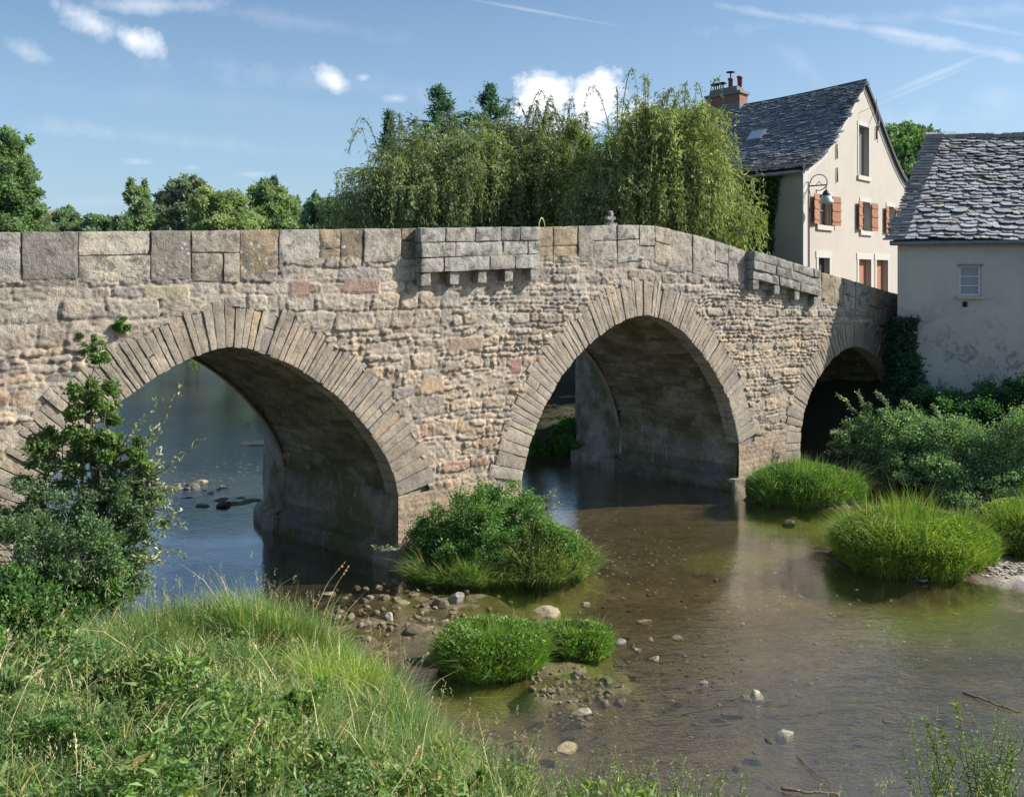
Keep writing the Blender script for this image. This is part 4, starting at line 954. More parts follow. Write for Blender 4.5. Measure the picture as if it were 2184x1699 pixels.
while u_ < 9:
    w_ = rs.uniform(.25, .6); c_ = np.array([*(RD + KX * u_), zrk]); h_ = rs.uniform(.05, .13)
    P = [c_ + np.array([KX[0] * x_ - KN[0] * y_, KX[1] * x_ - KN[1] * y_, z_]) for z_ in (-.05, h_) for x_, y_ in ((0, -.2), (w_ - .02, -.2), (w_ - .02, .2), (0, .2))]
    mb.add(np.array(P), np.array([(0, 1, 2, 3), (4, 5, 6, 7), (0, 1, 5, 4), (1, 2, 6, 5), (2, 3, 7, 6), (3, 0, 4, 7)]), np.array([.30, .30, .31]) * rs.uniform(.6, 1.1)); u_ += w_
mb.build('roof', M_SLATE, k_root, smooth=False)
mb = MB(); g0 = np.array([*(E0 - KX * .1), ez - .07]); g1 = np.array([*(E0 + KX * (KW + .5)), ez - .07]); mb.tube([g0, (g0 + g1) / 2 + np.array([0, 0, .03]), g1], .085, 8); mb.build('gutter', M_ZINC, k_root)
# ------------------------------------------------------------------ leaves, blades, stems
def unit(v): return v / (np.linalg.norm(v, axis=-1, keepdims=True) + 1e-9)
def leaves(mb, P, D, L, Wd, rs, cols, fold=.0, flat=None):
    """diamond leaves: P base, D direction, L length, Wd width (arrays)"""
    n = len(P); D = unit(D); R = unit(rs.normal(size=(n, 3)))
    if flat is not None: R = unit(R * (1 - flat) + np.array([0, 0, 1.0]) * flat)
    S_ = unit(np.cross(D, R)); Nn = np.cross(S_, D)
    L = np.broadcast_to(L, n)[:, None]; Wd = np.broadcast_to(Wd, n)[:, None]
    a = P; b = P + D * L * .45 + S_ * Wd * .5 + Nn * L * .06; c = P + D * L - Nn * L * .10; d = P + D * L * .45 - S_ * Wd * .5 + Nn * L * .06
    V = np.stack([a, b, c, d], 1).reshape(-1, 3); f = np.arange(n * 4).reshape(-1, 4)
    mb.add(V, f, np.repeat(cols, 4, axis=0))
def gcol(n, rs, base, var=.25, alt=None, pa=.0):
    c = np.array(base)[None] * rs.uniform(1 - var, 1 + var, (n, 1)) * (1 + rs.uniform(-.1, .1, (n, 3)))
    if alt is not None: k = rs.rand(n) < pa; c[k] = np.array(alt) * rs.uniform(.7, 1.3, (k.sum(), 1))
    return np.clip(c, .005, .9)
def blades(mb, P, H, Wd, lean, rs, cols, droop=.5, bias=None):
    """curved tapering grass blades, 3 segments"""
    n = len(P); az = rs.uniform(0, 2 * math.pi, n); d = np.stack([np.cos(az), np.sin(az), 0 * az], 1)
    if bias is not None: d = unit(d + bias); d[:, 2] = 0; d = unit(d)
    lean = np.broadcast_to(lean, n) * rs.uniform(.3, 1.3, n); H = np.broadcast_to(H, n) * rs.uniform(.6, 1.15, n); Wd = np.broadcast_to(Wd, n) * rs.uniform(.6, 1.3, n)
    fa = rs.uniform(0, math.pi, n); sd = np.stack([np.cos(fa), np.sin(fa), 0 * fa], 1)
    V = np.zeros((n, 7, 3)); up = np.array([0, 0, 1.0])
    for i, (t, w) in enumerate(((0, .8), (.38, 1), (.72, .7))):
        c = P + up * (H * (t - droop * .30 * lean * t * t))[:, None] + d * (H * lean * t ** 1.7)[:, None]
        V[:, 2 * i] = c - sd * (Wd * w / 2)[:, None]; V[:, 2 * i + 1] = c + sd * (Wd * w / 2)[:, None]
    V[:, 6] = P + up * (H * (1 - droop * .55 * lean))[:, None] + d * (H * lean)[:, None]
    o = np.arange(n)[:, None] * 7
    q = np.concatenate([o + np.array([[0, 1, 3, 2]]), o + np.array([[2, 3, 5, 4]])]); t3 = o + np.array([[4, 5, 6]])
    g = np.array([.55, .55, .85, .85, 1.05, 1.05, 1.15])[None, :, None]
    mb.add(V.reshape(-1, 3), [q, t3], (np.repeat(cols[:, None], 7, 1)).reshape(-1, 3))
def sphere_pts(n, rs, r0=.75, r1=1.0):
    v = unit(rs.normal(size=(n, 3))); return v * (rs.uniform(r0 ** 3, r1 ** 3, n) ** (1 / 3))[:, None]
def lumpy(name, c, r, mat, par, col, seed, sub=24, amp=.25, zmin=None):
    th = np.linspace(0, math.pi, sub); ph = np.linspace(0, 2 * math.pi, sub * 2)
    T, Pp = np.meshgrid(th, ph, indexing='ij'); d = np.stack([np.sin(T) * np.cos(Pp), np.sin(T) * np.sin(Pp), np.cos(T)], -1).reshape(-1, 3)
    k = 1 + amp * fbm3(d, 2.2, seed, 3); V = np.array(c) + d * np.array(r) * k[:, None]
    if zmin is not None: V[:, 2] = np.maximum(V[:, 2], zmin)
    return mk(name, V, gridf(sub, sub * 2), mat, par, np.tile(col, (len(V), 1)))
def limb(mb, a, b, r0, r1, rs, bend=.15, n=7, col=(.12, .095, .07)):
    a = np.array(a, float); b = np.array(b, float); t = np.linspace(0, 1, n)[:, None]; L = np.linalg.norm(b - a)
    off = rs.normal(size=3) * L * bend; P = a + (b - a) * t + off * (np.sin(t * math.pi)) + rs.normal(size=(n, 3)) * L * .012
    mb.tube(P, np.linspace(r0, r1, n), 7, col); return P
def canopy(name, base, blobs, nleaf, L, Wd, col, label, cat, seed, group=None, alt=None, pa=.1, trunk=.25, hole=.25, cl=None, droop=0.0, mat=None):
    """tree or shrub: trunk, limbs to each blob and leaves in clumps; blobs (x,y,z,rx,ry,rz) world"""
    rs = np.random.RandomState(seed); root = empty(name, base, label, cat, group); base = np.array(base, float)
    mbt = MB(); blobs = np.array(blobs, float)
    topc = blobs[:, :3].mean(0); fork = base + (topc - base) * .45
    if trunk > .001:
        limb(mbt, base - np.array([0, 0, .3]), fork, trunk, trunk * .6, rs, .05, 9)
        for b in blobs: limb(mbt, fork, b[:3], trunk * .45, trunk * .12, rs, .12)
    mb = MB(); vol = (blobs[:, 3] * blobs[:, 4] * blobs[:, 5]) ** (2 / 3); ns = (nleaf * vol / vol.sum()).astype(int)
    for b, n in zip(blobs, ns):
        k = cl or max(6, int(n / 160)); cc_ = sphere_pts(k, rs, .45, 1.0); cc_ = cc_[fbm3(cc_, 1.6, seed + int(abs(b[0] * 10)), 2) > -hole * 1.0]
        if len(cc_) == 0: continue
        cr = rs.uniform(.14, .30, len(cc_)); w = cr ** 2; idx = rs.choice(len(cc_), n, p=w / w.sum())
        p = cc_[idx] + rs.normal(size=(n, 3)) * cr[idx][:, None] * .55
        P = b[:3] + p * b[3:6]
        if trunk > .001:
            for q in range(0, len(cc_), 3): limb(mbt, b[:3] - np.array([0, 0, b[5] * .3]), b[:3] + cc_[q] * b[3:6] * .95, trunk * .12 + .004, .006, rs, .08, 5)
        D = unit(cc_[idx]) * .6 + rs.normal(size=(n, 3)) * .7 + np.array([0, 0, .25 - droop])
        br = rs.uniform(.75, 1.25, len(cc_))[idx]
        leaves(mb, P, D, L * rs.uniform(.6, 1.3, n), Wd * rs.uniform(.6, 1.3, n), rs, gcol(n, rs, col, .25, alt, pa) * br[:, None], flat=.35)
    if trunk > .001: mbt.build('trunk', M_BARK, root)
    mb.build('crown' if trunk > .12 else 'foliage', mat or M_LEAF, root, smooth=False); return root
G1 = (.070, .125, .040); G2 = (.055, .115, .05); G3 = (.045, .085, .055); GY_ = (.13, .19, .035)
gz_ = lambda x, d: float(ground_z(np.array([(x - 1092) / F * d]), np.array([float(d)]))[0])
tx = lambda x, d: (x - 1092) / F * d
tz = lambda y, d: CH - (y - YH) / F * d

# ---- distant trees behind the bridge on the left
def tree_at(name, x0, x1, ytop, d, col, label, seed, nleaf, L, group=None, nb=6, ybot=560, alt=None, hole=.3, trunk=.25, cat='tree', wf=.6):
    col = tuple(np.array(col) * .8 + np.array([.05, .062, .06]))  # distance haze painted into the leaf colour: lifted and less saturated
    rs = np.random.RandomState(seed); xc = tx((x0 + x1) / 2, d); rx = tx(x1, d) - xc; zt = tz(ytop, d); zb = float(ground_z(np.array([xc]), np.array([d]))[0]); lo = tz(ybot, d)
    bl = []
    for i in range(nb):
        f = (i + .5) / nb; zc = lo + (zt - lo) * (f ** .8) * .86; wid = rx * (1 - .5 * f ** 1.8) * .74
        for sg in (-1, 1): bl.append((xc + sg * rs.uniform(.3, 1) * max(rx - wid, rx * .25) * (1 - f * .5), d + rs.uniform(-1, 1) * rx * .4, zc + rs.uniform(-.1, .1) * rx, wid * rs.uniform(.7, 1), wid, (zt - lo) / nb * 1.1 + .3))
    bl.append((xc, d, zt - (zt - lo) * .16, rx * .42, rx * .42, (zt - lo) * .16))
    return canopy(name, (xc, d, zb), bl, nleaf, L, L * wf, col, label, cat, seed, group, alt, trunk=trunk, hole=hole)
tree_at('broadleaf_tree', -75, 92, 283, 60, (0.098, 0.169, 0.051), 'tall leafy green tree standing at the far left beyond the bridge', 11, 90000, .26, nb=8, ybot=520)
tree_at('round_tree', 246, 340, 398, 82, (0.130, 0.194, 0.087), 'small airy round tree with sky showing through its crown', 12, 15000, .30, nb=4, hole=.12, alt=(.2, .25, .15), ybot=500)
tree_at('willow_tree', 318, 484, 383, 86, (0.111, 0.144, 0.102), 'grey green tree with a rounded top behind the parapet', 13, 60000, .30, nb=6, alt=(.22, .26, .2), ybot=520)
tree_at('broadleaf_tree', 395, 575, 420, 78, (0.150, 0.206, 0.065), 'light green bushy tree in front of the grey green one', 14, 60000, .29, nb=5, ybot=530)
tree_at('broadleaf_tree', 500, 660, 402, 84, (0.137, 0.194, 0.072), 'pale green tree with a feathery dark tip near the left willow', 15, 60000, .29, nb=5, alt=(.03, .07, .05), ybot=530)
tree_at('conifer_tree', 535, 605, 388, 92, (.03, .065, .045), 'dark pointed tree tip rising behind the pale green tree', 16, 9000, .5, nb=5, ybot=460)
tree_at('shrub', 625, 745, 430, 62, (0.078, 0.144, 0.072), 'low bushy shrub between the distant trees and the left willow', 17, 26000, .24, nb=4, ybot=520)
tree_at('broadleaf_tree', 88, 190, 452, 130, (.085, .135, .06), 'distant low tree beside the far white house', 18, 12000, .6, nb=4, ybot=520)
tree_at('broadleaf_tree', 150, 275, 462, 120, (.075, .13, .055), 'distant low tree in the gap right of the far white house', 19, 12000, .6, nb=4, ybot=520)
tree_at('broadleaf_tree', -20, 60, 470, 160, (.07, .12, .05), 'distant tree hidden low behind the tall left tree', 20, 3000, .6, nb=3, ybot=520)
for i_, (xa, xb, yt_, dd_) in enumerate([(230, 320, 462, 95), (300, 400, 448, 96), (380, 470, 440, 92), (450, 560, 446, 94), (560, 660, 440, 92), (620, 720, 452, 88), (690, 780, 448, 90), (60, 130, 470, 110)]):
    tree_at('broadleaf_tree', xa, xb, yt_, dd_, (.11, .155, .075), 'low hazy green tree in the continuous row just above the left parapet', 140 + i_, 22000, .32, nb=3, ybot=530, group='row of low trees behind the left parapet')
for x_, yt, s_ in ((144, 449, 1), (150, 452, 2)):
    tree_at('cypress_tree', x_ - 3, x_ + 3, yt, 140, (.025, .05, .035), 'tiny dark cypress, %s of the two on the distant skyline' % ('left' if s_ == 1 else 'right'), 30 + s_, 500, .4, nb=5, ybot=480, trunk=.1)
fh = at(96, 478, 150); far_h = empty('far_house', (fh[0], fh[1], 2), 'tiny white house far off beside the tall left tree', 'house')
mb = MB(); mb.box(fh[0] - 2.2, fh[0] + 1.8, 150, 156, 2, tz(461, 150)); mb.build('wall', M_TRIM, far_h, smooth=False)
mb = MB(); zt = tz(461, 150); mb.add(np.array([(fh[0] - 2.5, 149.5, zt), (fh[0] + 2.1, 149.5, zt), (fh[0] + 2.1, 153, zt + 1.1), (fh[0] - 2.5, 153, zt + 1.1), (fh[0] - 2.5, 156.5, zt), (fh[0] + 2.1, 156.5, zt)]), [np.array([(0, 1, 2, 3), (3, 2, 5, 4)]), np.array([(0, 3, 4), (1, 5, 2)])]); mb.build('roof', simple('far_roof_tile', (.3, .2, .16)), far_h, smooth=False)
# far tree line so that the horizon is closed
rs = np.random.RandomState(77); mb = MB()
for i in range(260):
    a = rs.uniform(-1.0, .9); d = rs.uniform(190, 420); x_ = a * d; h_ = rs.uniform(6, 13) * (1 + .3 * math.sin(a * 9)); n = 130
    z_ = float(ground_z(np.array([x_]), np.array([d]))[0]); p = sphere_pts(n, rs, .5, 1) * np.array([rs.uniform(5, 9), 5, h_ * .55]) + np.array([x_, d, z_ + h_ * .5])
    leaves(mb, p, rs.normal(size=(n, 3)), rs.uniform(1.2, 2.6, n), 1.6, rs, gcol(n, rs, (.06, .10, .05), .3))
tag(mb.build('far_woodland', M_LEAF, None, smooth=False), 'low belt of distant woodland along the horizon', 'woodland', kind='stuff')
# wooded hill on the right
hc = np.array([150.0, 330.0]); hx_, hy_ = np.meshgrid(np.linspace(-1, 1, 70), np.linspace(-1, 1, 50), indexing='ij')
def hillz(x, y):
    r = np.sqrt(((x - 131) / 60) ** 2 + ((y - hc[1]) / 110) ** 2); return 57 * np.exp(-r * r * 1.6) * (1 + .12 * fbm2(x * .03, y * .03, 5, 3)) - 4
X_ = hc[0] + hx_ * 210; Y_ = hc[1] + hy_ * 190; V = np.stack([X_, Y_, hillz(X_, Y_)], -1).reshape(-1, 3)
hm = simple('hill_ground', (.05, .075, .03), .95); tag(mk('hill', V, gridf(70, 50), hm), 'low green hill behind the two houses', 'hill', kind='structure')
mb = MB(); rs = np.random.RandomState(8)
n = 1500; x_ = rs.uniform(80, 215, n); y_ = rs.uniform(230, 345, n)
for a, b in zip(x_, y_):
    z_ = float(hillz(np.array([a]), np.array([b]))[0]); k = 42; r_ = rs.uniform(1.8, 3.4); p = sphere_pts(k, rs, .55, 1) * np.array([r_, r_, r_ * rs.uniform(.8, 1.2)]) + np.array([a, b, z_ + r_ * .6]); g = rs.uniform(.65, 1.35)
    leaves(mb, p, rs.normal(size=(k, 3)), rs.uniform(.9, 2.0, k), 1.1, rs, gcol(k, rs, np.array((.068, .125, .05)) * g, .25))
tag(mb.build('hillside_woodland', M_LEAF, None, smooth=False), 'dense green woodland covering the hill behind the houses', 'woodland', kind='stuff')
tp = at(1964, 296, 310); canopy('poplar_tree', (tp[0], tp[1], tp[2] - 9), [(tp[0], tp[1], tp[2] - 2 - 2.2 * k, 1.3, 1.3, 1.8) for k in range(3)], 900, .7, .4, (.04, .08, .05), 'lone upright tree on the skyline of the wooded hill', 'tree', 41, trunk=.2)

# ---- conifers behind the left willow
def conifer(x, ytop, d, label, seed, w=2.6):
    rs = np.random.RandomState(seed); X0 = tx(x, d); zt = tz(ytop, d); zb = 2.0; root = empty('conifer_tree', (X0, d, zb), label, 'tree', 'dark trees behind the left willow')
    mbt = MB(); mbt.tube([(X0, d, zb), (X0, d, (zb + zt) / 2), (X0, d, zt)], [.28, .15, .02], 7, (.1, .08, .06)); mb = MB()
    for h in np.arange(zb + 5, zt, .28):
        f = (zt - h) / (zt - zb); R = w * min(1, f * 3.0 + .04) * rs.uniform(.45, 1.25)
        for k in range(6):
            a = rs.uniform(0, 6.28); e = np.array([math.cos(a) * R, math.sin(a) * R, R * rs.uniform(-.05, .45)]); p0 = np.array([X0, d, h]); mbt.tube([p0, p0 + e * .6, p0 + e], [.03, .02, .008], 4, (.1, .08, .06))
            n = int(26 + R * 16); t = rs.uniform(.2, 1, n)[:, None]; P = p0 + e * t + rs.normal(size=(n, 3)) * .11
            leaves(mb, P, e[None] * .5 + rs.normal(size=(n, 3)) * .5, rs.uniform(.16, .34, n), .07, rs, gcol(n, rs, (.045, .10, .065), .3))
    mbt.build('trunk', M_BARK, root); mb.build('crown', M_LEAF, root, smooth=False)
conifer(936, 186, 49, 'dark blue green conifer tip rising above the middle of the left willow', 51, 3.4)
conifer(1046, 186, 50, 'dark pointed conifer tip nearer the gap between the two willows', 52, 3.2)
conifer(830, 245, 50, 'small dark conifer tip above the left shoulder of the left willow', 53, 1.0)

# ---- weeping willows
def willow(x, d, rad_, ytop, yskirt, label, seed, nst, arms, col, leafy=12, shape=None, wisps=5):
    """shape(a, r) -> crown height factor; strands start on arching limbs and hang to the skirt height"""
    rs = np.random.RandomState(seed); X0 = tx(x, d); zb = float(ground_z(np.array([X0]), np.array([d]))[0]); zt = tz(ytop, d)
    root = empty('weeping_willow', (X0, d, zb), label, 'willow tree'); mbt = MB(); mb = MB(); b0 = np.array([X0, d, zb]); fork = b0 + np.array([0, 0, (zt - zb) * .36])
    limb(mbt, b0 - np.array([0, 0, .3]), fork, .42, .3, rs, .03, 9, (.13, .105, .08)); tips = []
    for k in range(arms):
        a = 2 * math.pi * (k + rs.uniform(-.3, .3)) / arms; rr = rad_ * (.25 + .72 * ((k * .618) % 1)) ; dome = (zt - fork[2]) * (1 - .5 * (rr / rad_) ** 2.4) * rs.uniform(.72, 1.0)
        if shape: dome *= shape(math.cos(a) * rr / rad_)
        e = fork + np.array([math.cos(a) * rr, math.sin(a) * rr * .85, dome]); mid = fork + np.array([math.cos(a) * rr * .35, math.sin(a) * rr * .3, dome * .8])
        t = np.linspace(0, 1, 10)[:, None]; P = (1 - t) ** 2 * fork + 2 * t * (1 - t) * mid + t * t * e; P += rs.normal(size=P.shape) * .06; mbt.tube(P, np.linspace(.13, .025, 10), 6, (.13, .105, .08))
        for j in range(3, 10): tips.append((P[j], a, j))
    per = max(1, nst // len(tips)); zs = tz(yskirt, d)
    for p0, a, j in tips:
        n = 60; g = rs.uniform(.7, 1.35); q = p0 + rs.normal(size=(n, 3)) * np.array([.42, .42, .42]) * (rad_ / 4.2)
        leaves(mb, q, rs.normal(size=(n, 3)) * .6 + np.array([math.cos(a) * .3, math.sin(a) * .3, -.5]), rs.uniform(.14, .30, n), .06, rs, gcol(n, rs, np.array(col) * g * .9, .22, (.30, .34, .22), .05))
        for _ in range(per):
            aa = a + rs.normal() * 1.1; out_ = rs.uniform(.3, 1.9); up_ = rs.uniform(.0, .8) * (1.2 if j > 7 else .8)
            top = p0 + np.array([math.cos(aa) * out_ * .45, math.sin(aa) * out_ * .45, up_]); e = p0 + np.array([math.cos(aa) * out_, math.sin(aa) * out_, up_ * .25])
            hr = math.hypot(*(e - b0)[:2])
            if hr > rad_ * 1.06: s_ = rad_ * 1.06 / hr; e[:2] = b0[:2] + (e[:2] - b0[:2]) * s_
            drop = rs.uniform(.2, 1.0) ** .8 * max(.6, min(e[2] - zs, 8)) * (1 if rs.rand() < .7 else .45)
            n1 = 5; t = np.linspace(0, 1, n1)[:, None]; arc = (1 - t) ** 2 * p0 + 2 * t * (1 - t) * top + t * t * e
            sway = rs.normal(size=2) * .22; dn = np.array([[e[0] + sway[0] * q * drop * .3, e[1] + sway[1] * q * drop * .3, e[2] - drop * q] for q in np.linspace(0, 1, 6)[1:]])
            S_ = np.vstack([arc, dn]); mbt.tube(S_, np.linspace(.012, .004, len(S_)), 3, (.16, .16, .06), cap=False)
            n = int((1.2 + drop) * leafy); tt = rs.uniform(.05, 1, n) * (len(S_) - 1); i0 = np.minimum(tt.astype(int), len(S_) - 2); fr_ = (tt - i0)[:, None]; P = S_[i0] * (1 - fr_) + S_[i0 + 1] * fr_
            D = (S_[i0 + 1] - S_[i0]); D = unit(D) * .7 + rs.normal(size=(n, 3)) * .5 + np.array([0, 0, -.25]); g = rs.uniform(.65, 1.3)
            leaves(mb, P + rs.normal(size=(n, 3)) * .06, D, rs.uniform(.13, .27, n), .055, rs, gcol(n, rs, np.array(col) * g, .22, (.34, .38, .26), .06))
    for k in range(wisps):                                  # long arching twigs above the crown
        p0 = tips[rs.randint(len(tips))][0]; a = rs.uniform(0, 6.28); p0 = np.array([p0[0], p0[1], max(p0[2], zt - 1.6)]); o = rs.uniform(.5, 1.3); h_ = rs.uniform(.9, 2.2)
        S_ = np.array([p0 + np.array([math.cos(a) * o * q, math.sin(a) * o * q, h_ * (1 - (1.35 * q - 1) ** 2) - (.9 * max(0, q - .8) * 2)]) for q in np.linspace(0, 1.25, 12)]); mbt.tube(S_, np.linspace(.02, .006, 12), 4, (.10, .09, .05))
        n = 60; ii = rs.randint(2, 12, n); leaves(mb, S_[ii] + rs.normal(size=(n, 3)) * .05, rs.normal(size=(n, 3)) * .5 + [0, 0, -.5], .16, .045, rs, gcol(n, rs, np.array(col) * .7, .3))
    mbt.build('trunk', M_BARK, root); mb.build('crown', M_LEAF, root, smooth=False); return root
WC = (.165, .215, .105)
willow(945, 42, 5.1, 252, 545, 'broad weeping willow on the left, its hanging curtain wide behind the parapet', 61, 3000, 40, WC, shape=lambda r: .78 + .30 * min(1, max(0, (r + .9) / 1.5)), wisps=20)
willow(1150, 43, 3.5, 225, 545, 'narrow young willow filling the gap between the two broad willows', 64, 1500, 24, (.115, .150, .062), 11, wisps=16)
willow(1412, 37.5, 3.75, 190, 600, 'tall weeping willow on the right, trailing in front of the cream house', 62, 2800, 40, (.18, .225, .09), shape=lambda r: (1.0 - .62 * max(0, r - .1) - .45 * max(0, -r - .1)), wisps=22)
tp = at(1405, 215, 38); canopy('shrub', (tx(1255, 40), 40, gz_(1255, 40)), [(tx(1255, 40), 40, tz(430, 40), 1.1, 1.1, 1.8), (tx(1240, 40), 40, tz(340, 40), .8, .8, 1.2), (tx(1275, 40), 40, tz(520, 40), 1.3, 1.1, 1.5)], 9000, .2, .06, (.10, .15, .05), 'thin pale green bush between the narrow willow and the right willow', 'shrub', 65, hole=.1, trunk=.06)
# undergrowth on the far bank behind the bridge
def shrub_px(name, x, y, d, r, label, seed, n=5000, L=.12, col=G1, cat='shrub', nb=5, **kw):
    c = at(x, y, d); rs = np.random.RandomState(seed); g = float(ground_z(np.array([c[0]]), np.array([d]))[0]); bl = [(c[0] + rs.uniform(-1, 1) * r[0] * .6, d + rs.uniform(-1, 1) * r[0] * .4, c[2] + rs.uniform(-.5, .6) * r[1], r[0] * rs.uniform(.4, .65), r[0] * .5, r[1] * rs.uniform(.45, .7)) for _ in range(nb)]
    return canopy(name, (c[0], d, g), bl, n, L, L * .55, col, label, cat, seed, trunk=.05, **kw)
shrub_px('shrub', 1180, 955, 33.4, (1.2, .9), 'bright green bush glimpsed through the middle arch', 71, 9000, .13, (.07, .16, .035))
rs = np.random.RandomState(5)
for i, (x_, y_, r_) in enumerate([(-8.5, 41.5, 2.0), (-5.0, 38.5, 1.7), (-1.8, 36.5, 1.3), (4.4, 37.5, 1.8), (-12.5, 50, 2.4), (8.5, 37.5, 1.4), (-16.5, 62, 3.0), (-21.5, 78, 3.6)]):
    g = float(ground_z(np.array([x_]), np.array([y_]))[0]); canopy('shrub', (x_, y_, g), [(x_ + rs.uniform(-1, 1) * r_ * .5, y_ + rs.uniform(-1, 1) * r_ * .4, g + r_ * rs.uniform(.4, 1.2), r_ * .6, r_ * .6, r_ * .5) for _ in range(5)], 4500, .2, .1, (.05, .10, .035), 'dense dark bush on the far bank beneath the willows', 'shrub', 90 + i, 'bushes on the far bank under the willows', trunk=.05)
for i, (x_, y_, h_) in enumerate([(-28, 108, 14), (-36, 118, 15), (-45, 128, 14), (-56, 132, 13), (-22, 98, 11)]):
    canopy('broadleaf_tree', (x_, y_, 1), [(x_ + rs.uniform(-1, 1) * 4, y_, 1 + h_ * f * .55, 5, 4, h_ * .22) for f in (.15, .4, .65, .9)], 4500, .6, .35, (.055, .10, .04), 'dark tree closing the river far behind the left arch', 'tree', 120 + i, 'trees at the bend of the river behind the bridge')
# ---- ivy
def ivy(name, fn, n, label, seed, L=.12, col=(.03, .085, .04), cat='ivy', dmax=.35):
    rs = np.random.RandomState(seed); mb = MB(); P, nr = fn(rs, n); out_ = rs.uniform(0, 1, n) ** 1.5 * dmax * (1 + fbm3(P, 1.5, seed, 3)); P = P + nr * out_[:, None]
    D = nr * .6 + rs.normal(size=(n, 3)) * .5 + np.array([0, 0, -.6]); leaves(mb, P, D, L * rs.uniform(.6, 1.3, n), L * .8, rs, gcol(n, rs, col, .35) * (1 + .5 * fbm3(P, 1.1, seed + 3, 3))[:, None])
    return tag(mb.build(name, M_LEAF, None, smooth=False), label, cat)
HSn = np.array([-HS[1], HS[0]]); HSn = HSn if HSn @ np.array([0, -1]) > 0 else -HSn
def fn_side(rs, n):
    u = rs.uniform(.0, 1, n); v = rs.uniform(0, 1, n); s = 1.25 + u * 6.5 + .5 * fbm2(v * 5, v * 0, 9, 3) + 1.3 * (1 - v) * 0; z = 3.8 + v * (full[0][1] - 4.0); keep_ = s > 1.35 + 1.1 * (1 - v) * (1 + .4 * fbm2(v * 9, u * 0, 10, 2)) - .6 * v
    s = np.where(keep_, s, s + 2); P = np.stack([HC[0] + HS[0] * s, HC[1] + HS[1] * s, z], 1); return P, np.tile(np.array([HSn[0], HSn[1], 0]), (n, 1))
ivy('ivy', fn_side, 26000, 'dense dark green ivy covering the side wall of the cream house', 131, .15, (.028, .095, .022))
def fn_col(rs, n):
    v = rs.uniform(0, 1, n); c0 = bw(20.95, -.1, 0)[:2]; w = (.30 + .40 * (1 - v)) * (1 + .35 * fbm2(v * 8, v * 0, 14, 3)); x_ = c0[0] - .38 + rs.uniform(-1, 1, n) * w + .15 * fbm2(v * 4, v * 0 + 3, 15, 2); y_ = KA[1] - .15 + rs.uniform(-.3, 1.0, n)
    return np.stack([x_, y_, 1.2 + v * 3.9], 1), np.tile(np.array([-.2, -.9, .1]), (n, 1))
ivy('ivy', fn_col, 12000, 'hanging column of dark ivy in the corner where the bridge meets the grey house', 132, .11, (.025, .075, .045), dmax=.4)
# ------------------------------------------------------------------ bushes near the camera side
def gz1(x, y): return float(ground_z(np.array([x]), np.array([y]))[0])
def pxblobs(L_):
    o = []
    for x, y, d, rx, ry in L_:
        p = at(x, y, d); o.append((p[0], p[1], p[2], rx / F * d, rx / F * d * .8, ry / F * d))
    return o
b = pxblobs([(1990, 872, 31, 60, 42), (2075, 868, 31, 75, 45), (2150, 858, 31, 60, 50), (1925, 905, 31, 50, 45), (2190, 860, 30.6, 50, 70), (1880, 915, 31.3, 40, 50)])
canopy('shrub', (15, 30.9, gz1(15, 30.9)), b, 34000, .10, .07, (.045, .11, .045), 'dark green bush growing close against the foot of the grey house wall', 'shrub', 141, trunk=.06, hole=.4)
b = pxblobs([(1835, 945, 29.6, 55, 42), (1900, 930, 29.4, 70, 55), (1975, 950, 29, 80, 65), (2060, 965, 28.6, 90, 75), (2140, 985, 28, 85, 80), (2190, 950, 28, 70, 90), (1865, 890, 29.8, 40, 35), (2010, 1010, 28, 80, 45), (1800, 955, 29.6, 35, 22), (1930, 1000, 28.6, 70, 40), (2080, 1045, 27.5, 90, 45), (2170, 1050, 27, 70, 55), (1870, 985, 29, 55, 35)])
sb = canopy('shrub', (14.6, 28.6, gz1(14.6, 28.6)), b, 80000, .075, .05, (.10, .18, .085), 'large silvery green bush leaning over the water in front of the grey house', 'shrub', 142, alt=(.20, .25, .19), pa=.2, trunk=.07, hole=.35)
rs = np.random.RandomState(3)
def spray(mb, mbt, p0, p1, n, L, Wd, col, rs, sp=.05, alt=None):
    P = limb(mbt, p0, p1, .012, .004, rs, .06, 7); t = rs.uniform(.15, 1, n) * 6; i = np.minimum(t.astype(int), 5); f = (t - i)[:, None]; Q = P[i] * (1 - f) + P[i + 1] * f
    D = unit(P[-1] - P[0])[None] * .6 + rs.normal(size=(n, 3)) * .5; leaves(mb, Q + rs.normal(size=(n, 3)) * sp, D, L * rs.uniform(.6, 1.3, n), Wd, rs, gcol(n, rs, col, .3, alt, .25))
def sprays(name, root_o, lst, n, L, Wd, col, seed, alt=None):
    rs = np.random.RandomState(seed)
    for a, b in lst:
        mb = MB(); spray(mb, mb, at(*a), at(*b), n, L, Wd, col, rs, .03, alt); mb.build('spray', M_LEAF, root_o, smooth=False)
sprays('s', sb, [((1880, 900, 29.6), (1790, 842, 29.8)), ((1870, 900, 29.6), (1828, 836, 30)), ((1900, 890, 29.6), (1868, 838, 29.8)), ((1850, 950, 29.6), (1762, 968, 29.4)), ((1850, 930, 29.6), (1772, 925, 29.4)), ((1960, 890, 29.3), (1925, 858, 29)), ((2010, 900, 29), (1990, 866, 29))], 130, .09, .05, (.13, .18, .11), 8, (.3, .34, .28))
